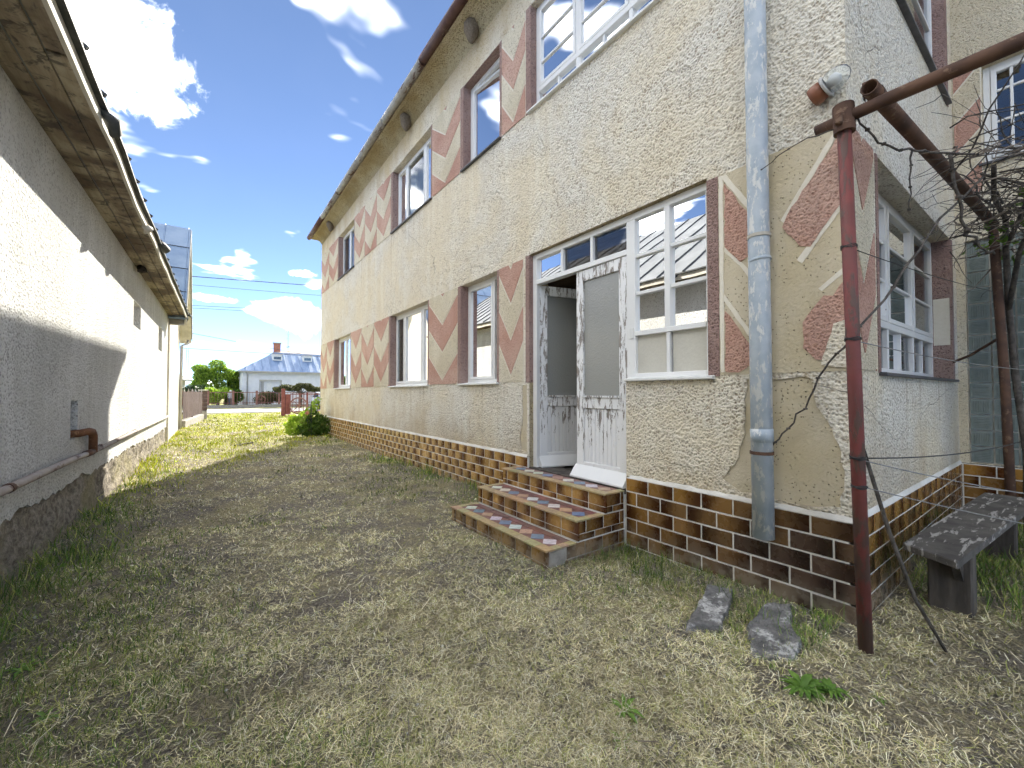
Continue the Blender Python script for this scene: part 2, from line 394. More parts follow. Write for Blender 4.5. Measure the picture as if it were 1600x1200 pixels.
def f_slab(t):
    p = t.pos(); n = t.noise(p, 9, 5, .65); h = t.noise(p, 34, 4, .7); k = t.m('MULTIPLY', t.ramp(t.noise(p, 4.5, 5, .7), .53, .60), t.ramp(h, .35, .6))
    return {'Base Color': t.mix(k, t.mix(t.ramp(n, .3, .7), (.12, .115, .11), (.27, .26, .25)), (.60, .59, .57)), 'Roughness': .95, 'Normal': t.bump(t.m('ADD', h, n), .03)}
mat('slab_stone', f_slab)
simple('stone_white', (.40, .39, .37), (.60, .59, .57), .9, 12, .01)
simple('mud_nest', (.14, .11, .08), (.24, .19, .14), .95, 40, .012)
simple('mud_dark', (.02, .018, .016), (.06, .05, .045), .95, 40, .012)
simple('porcelain', (.20, .075, .04), (.28, .11, .06), .4, 9, .001)
def f_bulb(t): return {'Base Color': (.88, .92, .94), 'Roughness': .05, 'Transmission Weight': .92, 'IOR': 1.25, 'Specular IOR Level': .8}
mat('lamp_glass', f_bulb)
def f_grass(t):
    c = t.attr('Col'); return {'Base Color': c, 'Roughness': .75, 'Specular IOR Level': .2}
mat('grass', f_grass)
def leafmat(name, ca, cb, trans=.45):
    m = bpy.data.materials.new(name); m.use_nodes = True; MATS[name] = m; t = NT(m.node_tree); b = t.n['Principled BSDF']
    p = t.pos(); c = t.mix(t.ramp(t.noise(p, 3.5, 4, .7), .3, .7), ca, cb); t.put(b.inputs['Base Color'], c); b.inputs['Roughness'].default_value = .5; b.inputs['Specular IOR Level'].default_value = .3
    tr = t.new('ShaderNodeBsdfTranslucent'); t.put(tr.inputs[0], t.mix(1., c, (1.5, 1.6, .7, 1), 'MULTIPLY')); mx = t.new('ShaderNodeMixShader'); mx.inputs[0].default_value = trans
    t.l.new(b.outputs[0], mx.inputs[1]); t.l.new(tr.outputs[0], mx.inputs[2]); t.l.new(mx.outputs[0], t.n['Material Output'].inputs[0])
leafmat('leaf_bright', (.20, .31, .04), (.36, .46, .08)); leafmat('leaf_mid', (.055, .11, .02), (.11, .18, .035)); leafmat('leaf_dark', (.02, .045, .014), (.04, .075, .02), .25)
leafmat('leaf_olive', (.055, .06, .025), (.10, .10, .04), .25); leafmat('petal_pink', (.62, .25, .30), (.70, .38, .40))
leafmat('leaf_weed', (.13, .25, .05), (.22, .36, .08), .4)
simple('bg_white', (.66, .67, .68), (.74, .75, .76), .9, 2, .004)
simple('bg_grey', (.40, .39, .37), (.48, .47, .45), .9, 2, .004)
simple('brick_red', (.30, .11, .07), (.40, .18, .12), .9, 6)
simple('picket_brown', (.075, .045, .04), (.13, .085, .075), .8, 5, .003, 0, (1, 1, .2))
simple('fence_rust', (.22, .10, .08), (.30, .16, .13), .8, 5)
simple('fence_maroon', (.16, .045, .04), (.24, .08, .07), .7, 5)
simple('concrete', (.24, .22, .19), (.38, .35, .31), .9, 7, .008)
simple('asphalt', (.20, .20, .20), (.27, .27, .265), .9, 3, .004)
simple('tyre_black', (.02, .02, .02), (.03, .03, .03), .8); simple('car_white', (.62, .66, .70), (.68, .71, .74), .25, 2, 0)
simple('car_glass', (.04, .07, .10), (.07, .11, .15), .06, 2, 0, spec=.9)
simple('cloth_grey', (.28, .30, .33), (.36, .38, .41), .9); simple('cloth_dark', (.07, .07, .09), (.11, .11, .13), .9); simple('skin', (.46, .28, .20), (.52, .33, .25), .6); simple('hair_white', (.55, .54, .52), (.65, .64, .62), .8)
def f_soil(t):
    p = t.pos(); x = t.xyz(p)
    n = t.noise(p, 1.3, 5, .65, .3); f = t.noise(t.map(p, (1, 1, 1)), 70, 5, .75); s = t.noise(t.map(p, (1, 1, 1), rot=(0, 0, .6)), 24, 6, .75, 1.6)
    soil = t.mix(t.ramp(f, .3, .7), (.15, .132, .112), (.36, .32, .27))
    straw = t.mix(t.ramp(f, .3, .72), (.26, .22, .12), (.58, .50, .31))
    c = t.mix(t.ramp(t.m('ADD', n, t.m('MULTIPLY', s, .5)), .66, .95), soil, straw)
    green = t.mix(f, (.20, .21, .03), (.42, .42, .07))
    far = t.m('MULTIPLY', t.ramp(x[1], 9., 17.), t.ramp(t.noise(p, .7, 4, .6), .36, .56)); c = t.mix(t.m('MULTIPLY', far, .8), c, green)
    return {'Base Color': c, 'Roughness': .95, 'Normal': t.bump(t.m('ADD', f, t.m('MULTIPLY', s, 1.5)), .025), 'Specular IOR Level': .1}
mat('soil', f_soil)

# ------------------------------------------------------------------ ground and road
def gz(x, y):
    k = max(0., min(1., (26-y)/6))
    return k*(.016*math.sin(1.3*x+.7*y)+.012*math.sin(2.9*y-1.1*x+1)+.008*math.sin(5.3*x+3.1*y))-.012
def axis(a, b, step, far, n=12):
    c = list(np.arange(a, b+1e-6, step)); lo = [a-(far*(i/n)**3) for i in range(n, 0, -1)]; hi = [b+(far*(i/n)**3) for i in range(1, n+1)]
    return lo+c+hi
gx, gy = axis(-4, 9, .2, 900), axis(-3, 27, .2, 900)
mb = MB(); mb.v = [(x, y, gz(x, y)) for y in gy for x in gx]; nx = len(gx)
mb.f = [(j*nx+i, j*nx+i+1, (j+1)*nx+i+1, (j+1)*nx+i) for j in range(len(gy)-1) for i in range(nx-1)]
o = mb.build('ground', 'soil', smooth=True); o['kind'] = 'structure'
o = MB().box(-300, 300, 35.0, 43.5, -.05, .02).build('road', 'asphalt'); o['kind'] = 'structure'

# ------------------------------------------------------------------ the house
FX, EY, SX = 3.21, .848, 6.93          # facade plane x, end wall plane y, set-back wall plane x
YF, ZT = 16.1, 7.08                    # far end of the facade, wall top
fac = lambda u, v, d: (FX-d, u, v)
end = lambda u, v, d: (u, EY-d, v)
stb = lambda u, v, d: (SX-d, u, v)
house = thing('house', 'two-storey cream roughcast house with red chevron bands and brown tiled plinth', 'house', (0, 0, 0))
LZ0, LZ1, UZ0, UZ1 = 1.55, 3.10, 4.93, 6.28
fac_rects = [(12.2, 14.05, LZ0, LZ1), (7.02, 8.98, LZ0, LZ1), (4.76, 5.80, LZ0, LZ1),
             (11.9, 13.62, UZ0, UZ1), (6.92, 8.90, UZ0, UZ1), (4.70, 5.73, UZ0, UZ1), (1.80, 4.02, UZ0, UZ1)]
patch1 = jag([(1.52, .66), (1.66, .74), (1.56, .86), (1.50, 1.05), (1.47, 1.50), (1.06, 1.50), (1.03, 1.32), (.97, 1.22), (.90, 1.03), (.895, .85), (.91, .68), (1.1, .65)], .05, .012, 3)
patch2 = jag([(4.10, .66), (4.10, 1.5), (4.20, 1.5), (4.205, 1.0), (4.25, .8), (4.22, .68)], .06, .008, 4)
holes = [rect(*r) for r in fac_rects]+[patch1, patch2]
notch = [(2.57, .612), (2.57, 1.53), (1.755, 1.53), (1.755, 3.125), (4.05, 3.125), (4.05, .612)]
outer = jag([(EY, .612), (2.57, .612)], .12, .008, 8, False)[:-1]+notch+jag([(4.05, .612), (YF, .612)], .12, .008, 9, False)[1:]+[(YF, ZT), (EY, ZT)]
outer[0] = (EY, .612)
sheet('wall', outer, holes, fac, 0, [None]+[-.30]*7+[-.012, -.012], 'stucco_cream', house)
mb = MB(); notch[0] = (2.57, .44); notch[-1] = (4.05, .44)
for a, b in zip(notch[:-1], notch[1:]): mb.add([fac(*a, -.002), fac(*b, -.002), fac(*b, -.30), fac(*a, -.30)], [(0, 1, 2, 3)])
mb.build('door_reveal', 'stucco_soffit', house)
for a, b in ((.87, 1.72), (4.075, 4.30)): MB().box(a, b, .62, 1.53, -.05, -.0125, fac).build('bare_plaster', 'plaster_smooth', house)
# end wall with its two openings and the set-back wall
e_low, e_up = (3.84, 6.60, LZ0, LZ1), (3.95, 6.55, 4.62, 6.28)
sheet('wall', [(FX, .612), (SX, .612), (SX, 8.2), (FX, 8.2)], [rect(*e_low), rect(*e_up)], end, 0, [None, -.30, -.30], 'stucco_cream', house)
gb = (-1.10, .775, .62, 3.12); s_up = (-.9, .615, 3.95, 5.05)
sheet('wall', [(-5, .612), (EY, .612), (EY, 8.2), (-5, 8.2)], [rect(*gb), rect(*s_up)], stb, 0, [None, -.14, -.14], 'stucco_panel', house)
# unseen sides, floors, dark rooms
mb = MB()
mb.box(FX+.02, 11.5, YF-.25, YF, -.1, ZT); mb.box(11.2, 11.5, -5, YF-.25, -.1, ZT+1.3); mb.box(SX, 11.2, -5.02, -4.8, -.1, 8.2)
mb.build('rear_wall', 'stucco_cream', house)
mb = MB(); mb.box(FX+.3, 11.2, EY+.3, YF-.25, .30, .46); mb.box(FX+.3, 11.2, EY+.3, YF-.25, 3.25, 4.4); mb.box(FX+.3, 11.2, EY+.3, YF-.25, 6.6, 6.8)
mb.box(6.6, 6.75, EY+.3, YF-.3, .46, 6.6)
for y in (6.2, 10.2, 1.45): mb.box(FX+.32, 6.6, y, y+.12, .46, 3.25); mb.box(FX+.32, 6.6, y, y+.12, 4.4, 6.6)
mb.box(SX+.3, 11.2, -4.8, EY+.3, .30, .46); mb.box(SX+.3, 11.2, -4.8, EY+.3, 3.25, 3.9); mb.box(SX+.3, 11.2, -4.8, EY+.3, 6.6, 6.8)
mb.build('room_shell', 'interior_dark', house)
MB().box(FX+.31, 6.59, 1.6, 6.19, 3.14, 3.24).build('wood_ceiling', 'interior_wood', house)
# cornice under the eaves
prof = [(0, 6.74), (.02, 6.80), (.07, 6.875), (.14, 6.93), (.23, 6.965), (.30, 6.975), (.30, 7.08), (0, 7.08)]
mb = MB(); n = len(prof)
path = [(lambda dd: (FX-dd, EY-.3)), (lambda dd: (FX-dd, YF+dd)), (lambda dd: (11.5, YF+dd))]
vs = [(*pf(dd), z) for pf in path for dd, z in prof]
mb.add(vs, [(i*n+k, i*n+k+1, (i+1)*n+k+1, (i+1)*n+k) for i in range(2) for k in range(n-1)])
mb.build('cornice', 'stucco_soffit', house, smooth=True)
# roof (hipped towards the far end)
ex, ey = FX-.40, YF+.40
mb = MB().add([(ex, -5.5, 7.10), (ex, ey, 7.10), (11.9, ey, 7.10), (7.4, ey-4.6, 9.4), (7.4, -5.5, 9.4), (11.9, -5.5, 7.10),
               (ex, -5.5, 7.04), (ex, ey, 7.04), (11.9, ey, 7.04), (11.9, -5.5, 7.04)],
              [(0, 1, 3, 4), (1, 2, 3), (2, 5, 4, 3), (0, 6, 7, 1), (1, 7, 8, 2)])
# the near part of the roof starts at the end wall
mb.v[0] = (ex, EY-.3, 7.10); mb.v[6] = (ex, EY-.3, 7.04); mb.v[4] = (7.4, EY-.3, 9.4); mb.v[5] = (11.9, EY-.3, 7.10); mb.v[9] = (11.9, EY-.3, 7.04)
mb.build('roof', 'roof_tile', house)
MB().add([(SX-.4, -5.4, 8.1), (SX-.4, EY-.35, 8.1), (11.9, EY-.35, 8.9), (11.9, -5.4, 8.9)], [(0, 1, 2, 3)]).build('roof', 'roof_tile', house)
# gutter in lengths
def gutter(y0, y1, m, z=7.03, x=FX-.365):
    mb = MB(); k = 9
    for i, y in enumerate((y0, y1)):
        for j in range(k):
            a = math.pi*j/(k-1); mb.v.append((x-.075*math.cos(a), y, z-.085*math.sin(a)))
    mb.f = [(j, j+1, k+j+1, k+j) for j in range(k-1)]
    g = mb.build('gutter', m, house, smooth=True); s = g.modifiers.new('thick', 'SOLIDIFY'); s.thickness = .004
    mb = MB()
    for j in range(k):
        a = math.pi*j/(k-1)
        for y in (y0-.012, y0+.03): mb.v.append((x-.081*math.cos(a), y, z-.091*math.sin(a)))
    mb.f = [(2*j, 2*j+1, 2*j+3, 2*j+2) for j in range(k-1)]
    mb.build('gutter_joint', m, house, smooth=True)
ys = [.6, 2.6, 4.5, 6.5, 8.4, 10.3, 12.2, 14.2, 16.47]
for i in range(8): gutter(ys[i], ys[i+1]-.004, 'gutter_rust' if i < 3 or i == 7 else 'gutter_zinc', 7.03+.008*((i*7) % 3))
MB().box(FX-.385, FX-.27, EY-.3, YF+.28, 6.99, 7.03).build('fascia', 'gutter_rust', house)

# ---- windows
def window(mp, u0, u1, v0, v1, sashes, rec=.13, sill=None, rows=(), fr=.055, name='window', mat_='paint_window', open_=None, sub=None, curtain=False, lowrow=None, skip=()):
    """frame with sashes given as u-fractions; rows = v-fractions of glazing bars"""
    mb = MB(); d0, d1 = -rec-.06, -rec
    for a in ((u0, u0+fr, v0, v1), (u1-fr, u1, v0, v1), (u0+fr, u1-fr, v0, v0+fr), (u0+fr, u1-fr, v1-fr, v1)): mb.box(*a, d0, d1, mp)
    for s in sashes[1:-1]:
        uc = u0+(u1-u0)*s; mb.box(uc-.022, uc+.022, v0+fr, v1-fr, d0+.002, d1+.006, mp)
    if lowrow: mb.box(u0+fr, u1-fr, lowrow-.03, lowrow+.03, d0+.003, d1+.012, mp)
    wd = mb.build(name, mat_, house, bevel=.004)
    for i in range(len(sashes)-1):
        if i in skip: continue
        a = u0+(u1-u0)*sashes[i]+(fr if i == 0 else .022)+.003; b = u0+(u1-u0)*sashes[i+1]-(fr if i == len(sashes)-2 else .022)-.003
        vv0 = (lowrow+.03 if lowrow else v0+fr)+.003; vv1 = v1-fr-.003
        m2 = mp; op = open_ and i == open_[0]
        if op:                                           # sash swung inwards about its far (high u) stile
            ang = open_[1]
            def m2(u, v, d, b=b, ang=ang):
                s_ = b-u; dd = d+rec
                return mp(b-s_*math.cos(ang)-dd*math.sin(ang), v, -rec-s_*math.sin(ang)+dd*math.cos(ang))
        sb = MB(); st = .042
        for q in ((a, a+st, vv0, vv1), (b-st, b, vv0, vv1), (a+st, b-st, vv0, vv0+st), (a+st, b-st, vv1-st, vv1)): sb.box(*q, -rec-.045, -rec+.012, m2)
        bars = [vv0+(vv1-vv0)*r for r in rows]
        for r in bars: sb.box(a+st, b-st, r-.012, r+.012, -rec-.03, -rec+.004, m2)
        cols = (sub or 1)
        for c in range(1, cols):
            uc = a+(b-a)*c/cols; sb.box(uc-.012, uc+.012, vv0+st, vv1-st, -rec-.031, -rec+.005, m2)
        sb.build('sash', mat_, wd, bevel=.003)
        ed = [vv0+st]+bars+[vv1-st]
        for k in range(len(ed)-1):
            for c in range(cols):
                ua = a+st if c == 0 else a+(b-a)*c/cols+.012; ub = b-st if c == cols-1 else a+(b-a)*(c+1)/cols-.012
                lo = ed[k]+(.012 if k else 0); hi = ed[k+1]-(.012 if k < len(ed)-2 else 0)
                MB().add([m2(ua, lo, -rec-.015), m2(ub, lo, -rec-.015), m2(ub, hi, -rec-.015), m2(ua, hi, -rec-.015)], [(0, 1, 2, 3)]).build('pane', 'glass', wd)
    if lowrow:
        npn = 6; w_ = (u1-u0-2*fr)/npn
        for k in range(1, npn): MB().box(u0+fr+w_*k-.014, u0+fr+w_*k+.014, v0+fr, lowrow-.03, d0+.006, d1-.004, mp).build('glazing_bar', mat_, wd, bevel=.003)
        for k in range(npn):
            ua = u0+fr+w_*k+.012; ub = u0+fr+w_*(k+1)-.012
            MB().add([mp(ua, v0+fr, -rec-.03), mp(ub, v0+fr, -rec-.03), mp(ub, lowrow-.03, -rec-.03), mp(ua, lowrow-.03, -rec-.03)], [(0, 1, 2, 3)]).build('pane', 'glass', wd)
    if sill:
        sb = MB(); s0 = .045
        sb.prism([(v0-.028, s0), (v0-.006, s0), (v0+.016, -rec), (v0-.028, -rec)], u0-.035, u1+.035, lambda p_, q_, e_: mp(e_, p_, q_))
        sb.build('sill', sill, wd, bevel=.002)
    if curtain:
        sb = MB(); k = 40
        for i in range(k+1):
            u = u0+.03+(u1-u0-.06)*i/k; dd = -.40+.025*math.sin(i*1.9)+.01*math.sin(i*4.1)
            sb.v += [mp(u, v0-.1, dd), mp(u, v1, dd)]
        sb.f = [(2*i, 2*i+1, 2*i+3, 2*i+2) for i in range(k) if not (k*.42 < i < k*.55 and curtain == 2)]
        sb.build('curtain', 'curtain', wd, smooth=True)
    return wd
window(fac, *fac_rects[0], (0, .5, 1), sill='sill_white', rows=(), curtain=1)
window(fac, *fac_rects[1], (0, .27, .73, 1), sill='sill_white', curtain=1)
window(fac, *fac_rects[2], (0, .27, 1), sill='sill_white', rec=.13, skip=(0,))
window(fac, *fac_rects[3], (0, .5, 1), sill='sill_dark', curtain=1)
window(fac, *fac_rects[4], (0, .27, .73, 1), sill='sill_dark', curtain=2)
window(fac, *fac_rects[5], (0, 1), sill='sill_dark', open_=(0, R(7)), rec=.13, fr=.07)
w4 = window(fac, *fac_rects[6], (0, .34, .67, 1), sill='sill_white', rows=(.30, .62), rec=.09, lowrow=5.20, fr=.06)
we = window(end, *e_low, (0, .33, .66, 1), sill='sill_dark', rows=(.34, .66), rec=.15, lowrow=1.98, fr=.06)
window(end, *e_up, (0, .5, 1), sill='sill_dark', rows=(.5,), rec=.10)
window(stb, *s_up, (0, .25, .5, .75, 1), rows=(.4, .75), rec=.08, sub=2, sill='sill_dark')
# maroon jambs beside the openings (lining the reveal and a strip on the face)
def jambs(mp, u0, u1, v0, v1, w0=.07, w1=.05, rec=.13, top=False):
    up = lambda a, b, e: mp(a, e, b)
    MB().prism([(u1+w1, 0), (u1+w1, .006), (u1-.006, .006), (u1-.006, -rec), (u1-.0005, -rec), (u1-.0005, 0)], v0-.01, v1, up).build('jamb', 'stucco_maroon', house)
    MB().prism([(u0-w0, 0), (u0-w0, .006), (u0+.006, .006), (u0+.006, -rec), (u0+.0005, -rec), (u0+.0005, 0)], v0-.01, v1, up).build('jamb', 'stucco_maroon', house)
    if top: MB().box(u0+.007, u1-.007, v1-.006, v1-.0005, -rec, -.0005, mp).build('lintel', 'stucco_maroon', house)
for i, r in enumerate(fac_rects): jambs(fac, *r, w0=.045, w1=.09, rec=.09 if i == 6 else .13, top=(i == 5))
jambs(end, *e_low, w0=.05, w1=.10, rec=.15); jambs(end, *e_up, w0=.04, w1=.12, rec=.10)
MB().prism([(4.12, 0), (4.12, .006), (4.044, .006), (4.044, -.09), (4.0495, -.09), (4.0495, 0)], 1.53, 3.12, lambda a, b, e: fac(a, e, b)).build('jamb', 'stucco_maroon', house)
mb = MB(); mb.box(1.665, 1.756, 1.53, 3.10, 0, .006, fac); mb.build('jamb', 'stucco_maroon', house)
MB().box(6.588, 6.593, EY+.012, EY+.14, 1.93, 2.45).build('plaster_patch', 'groove_white', house)

# ---- chevron panels: each coloured field its own raised piece on a pale grooved ground
def clip(poly, a, b, c):                                  # keep a*u+b*v<=c
    out = []
    for i in range(len(poly)):
        p, q = poly[i], poly[(i+1) % len(poly)]; dp, dq = a*p[0]+b*p[1]-c, a*q[0]+b*q[1]-c
        if dp <= 0: out.append(p)
        if dp*dq < 0: s_ = dp/(dp-dq); out.append((p[0]+(q[0]-p[0])*s_, p[1]+(q[1]-p[1])*s_))
    return out
def inset(poly, g):
    A = sum(poly[i][0]*poly[(i+1) % len(poly)][1]-poly[(i+1) % len(poly)][0]*poly[i][1] for i in range(len(poly)))
    if A < 0: poly = poly[::-1]
    out = poly
    for i in range(len(poly)):
        p, q = poly[i], poly[(i+1) % len(poly)]; dx, dy = q[0]-p[0], q[1]-p[1]; L = math.hypot(dx, dy)
        if L < 1e-6: continue
        a, b = dy/L, -dx/L; out = clip(out, a, b, a*p[0]+b*p[1]-g)
        if len(out) < 3: return []
    return out
def chevcol(mp, u0, u1, v0, v1, phase, red_first=True, cream='stucco_panel', g=.022, base=True, sides=True):
    """one column of nested Vs; phase shifts the pattern upwards; u1 side is the left in the picture of the facade"""
    W, H = u1-u0, v1-v0
    if base: MB().box(u0, u1, v0, v1, 0, .003, mp).build('chevron_ground', 'groove_white', house)
    dv, th = .28*H, .305*H
    k0 = -3
    for k in range(k0, 6):
        top = v0+phase*H+k*th                              # height of the band's upper edge at the sides
        red = (k % 2 == 0)
        halves = []
        for s in (0, 1):
            um = (u0+u1)/2; ua = u0 if s == 0 else um; ub = um if s == 0 else u1
            ta, tb = (top, top-dv) if s == 0 else (top-dv, top)
            halves.append([(ua, ta-th), (ub, tb-th), (ub, tb), (ua, ta)])
        # join the two halves to one V then clip to the panel
        V = [halves[0][0], halves[0][1], halves[1][1], halves[1][2], halves[1][3], halves[0][3]]
        pieces = []
        for h in halves:
            q = clip(clip(h, 0, 1, v1), 0, -1, -v0)
            if len(q) >= 3: pieces.append(q)
        if not pieces: continue
        mb = MB(); ok = False
        full = all(v0 < p[1] < v1 for p in V)
        if full or True:
            for q, side in zip(pieces, range(2)):
                # inset the outer edges but keep the halves touching at the middle
                qq = q
                e = .5*g*math.hypot(1, dv/(W/2))
                qq = [(min(max(p[0], u0+g*.5), u1-g*.5), p[1]) for p in q]
                cu = sum(p[0] for p in q)/len(q); left = cu < (u0+u1)/2
                sl = (-dv if left else dv)/(W/2)
                ref = u0 if left else (u0+u1)/2; rt = top if left else top-dv
                qq = clip(qq, -sl, 1, rt-sl*ref-e); qq = clip(qq, sl, -1, -(rt-th-sl*ref)-e)
                if len(qq) < 3: continue
                mb.prism(qq, .002, .010 if red else .009, mp); ok = True
        if ok: mb.build('chevron_panel', 'stucco_red' if red else cream, house)
def chevrow(u_edges, v0, v1, phases, mp=fac, **kw):
    for i in range(len(u_edges)-1): chevcol(mp, u_edges[i], u_edges[i+1], v0, v1, phases[i], **kw)
A_, B_ = .935, .645           # red V high in the panel / red V low with a red triangle at the top
for (z0, z1, w) in ((LZ0, LZ1, ((14.14, 16.08), (9.07, 12.155), (5.89, 6.975), (4.16, 4.715))),
                    (UZ0, UZ1, ((13.71, 16.08), (8.99, 11.855), (5.82, 6.875), (4.11, 4.655)))):
    (a, b) = w[0]; chevrow([a, (a+b)/2, b], z0, z1, (B_, A_))
    (a, b) = w[1]; chevrow([a, a+(b-a)/3, a+2*(b-a)/3, b], z0, z1, (B_, A_, B_))
    (a, b) = w[2]; chevrow([a, b], z0, z1, (A_,))
    (a, b) = w[3]; chevrow([a, b], z0, z1, (A_-.30 if z0 < 3 else A_,))
# the column at the corner has lost much of its coat: bare plaster with the red fields that are left
MB().box(.852, 1.66, LZ0-.01, LZ1-.005, 0, .004, fac).build('bare_plaster', 'plaster_smooth', house)
for i, pl in enumerate(([(1.612, 3.02), (1.425, 2.70), (1.425, 2.42), (1.50, 2.38), (1.612, 2.52)], [(.862, 3.06), (.862, 2.62), (1.05, 2.37), (1.11, 2.39), (1.215, 2.55), (1.185, 2.62)],
                        [(1.615, 2.03), (1.425, 1.74), (1.425, 1.62), (1.52, 1.555), (1.615, 1.56)], [(.862, 2.12), (.93, 2.02), (.98, 2.03), (1.10, 1.87), (1.10, 1.70), (1.03, 1.62), (.862, 1.60)])):
    MB().prism(jag(pl, .05, .007, 40+i), .003, .012, fac).build('chevron_panel', 'stucco_red', house)
for i, pl in enumerate(([(1.225, 2.60), (1.205, 2.575), (.862, 3.085), (.862, 3.098), (.90, 3.09)], [(1.13, 2.30), (1.10, 2.27), (.862, 2.585), (.862, 2.61), (.88, 2.61)], [(1.64, 3.08), (1.62, 3.05), (1.425, 2.73), (1.425, 2.79), (1.60, 3.09)],
                        [(1.62, 2.49), (1.50, 2.35), (1.44, 2.25), (1.43, 2.30), (1.61, 2.54)], [(1.63, 2.12), (1.42, 1.78), (1.42, 1.83), (1.62, 2.16)], [(.99, 2.06), (.862, 2.16), (.862, 2.20), (1.01, 2.08)])):
    MB().prism(jag(pl, .06, .003, 60+i), .003, .008, fac).build('groove_line', 'groove_white', house)
mb = MB(); mb.prism(jag([(.856, 1.56), (.856, 1.86), (.93, 1.84), (1.0, 1.58)], .05, .006, 77), .003, .014, fac); mb.build('render_remnant', 'stucco_cream', house)
MB().prism(jag([(1.655, 1.56), (1.655, 3.09), (1.625, 3.09), (1.625, 1.56)], .08, .003, 78), .003, .009, fac).build('groove_line', 'groove_white', house)
chevrow([3.212, 3.735], LZ0, LZ1, (B_,), mp=end)
MB().box(.62, .84, 3.6, 5.2, 0, .003, stb).build('chevron_ground', 'groove_white', house)
for k in range(-2, 6):
    za = 3.42+.36*k; q = clip(clip([(.835, za), (.628, za+.24), (.628, za+.57), (.835, za+.33)], 0, 1, 5.19), 0, -1, -3.61)
    if len(q) > 2: MB().prism(q, .002, .010, stb).build('chevron_panel', 'stucco_red' if k % 2 == 0 else 'stucco_panel', house)

# ---- plinth tiles
TW, TH, GP = .25, .125, .012
tile_meshes = {}
def tile_mesh(w_, h_, axis_):
    key = (round(w_, 3), round(h_, 3), axis_)
    if key not in tile_meshes:
        mb = MB(); e = .0025; t0, t1 = -.012, .0045
        P_ = [(0, 0, t0), (w_, 0, t0), (w_, h_, t0), (0, h_, t0), (0, 0, t1-e), (w_, 0, t1-e), (w_, h_, t1-e), (0, h_, t1-e), (e, e, t1), (w_-e, e, t1), (w_-e, h_-e, t1), (e, h_-e, t1)]
        mp = {'f': lambda u, v, d: (-d, u, v), 'e': lambda u, v, d: (u, -d, v), 'b': lambda u, v, d: (u, d, v)}[axis_]
        mb.add([mp(*p) for p in P_], [(0, 1, 5, 4), (1, 2, 6, 5), (2, 3, 7, 6), (3, 0, 4, 7), (4, 5, 9, 8), (5, 6, 10, 9), (6, 7, 11, 10), (7, 4, 8, 11), (8, 9, 10, 11)])
        me = mb.mesh('tile'); me.materials.append(MATS['tile_glaze'])
        at = me.attributes.new('u', 'FLOAT', 'POINT')
        at.data.foreach_set('value', [(1-p[0]/w_) if axis_ == 'f' else p[0]/w_ for p in P_])
        tile_meshes[key] = me
    return tile_meshes[key]
def put_tile(x, y, z, w_, h_, ax, parent, col, name='tile'):
    o = bpy.data.objects.new(name, tile_mesh(w_, h_, ax)); COL.objects.link(o); o.parent = parent; o.location = (x, y, z); o.color = (*col, 1)
    o.rotation_euler = tuple(R(random.uniform(-.35, .35)) for _ in range(3))
    return o
def tcol(y, z, rr=random):
    k = max(0, min(1, (y-1.0)/3.0)); k2 = max(0, min(1, (y-2.6)/5))  # tiles near the corner coloured darker in place of a dark reflection
    ochre = Vector((.36, .185, .04)); dk = Vector((.075, .045, .032)); pale = Vector((.60, .41, .19))
    c = dk.lerp(ochre, min(1, max(0, k*1.15+rr.uniform(-.16, .14)+(.28 if z > .45 else .08 if z > .3 else -.05)))).lerp(pale, k2*.75)
    f = rr.uniform(.82, 1.15); return tuple(c*f)
PD = .012   # depth of the mortar bed in front of the wall
mb = MB(); mb.box(EY-PD, 2.565, -.12, .603, -.02, PD, fac); mb.box(2.565, 4.06, -.12, .44, -.02, PD, fac); mb.box(4.06, YF+.01, -.12, .603, -.02, PD, fac); mb.box(FX-PD, SX, -.12, .603, -.02, PD, end); mb.box(-5, EY-PD, -.12, .603, -.02, PD, stb)
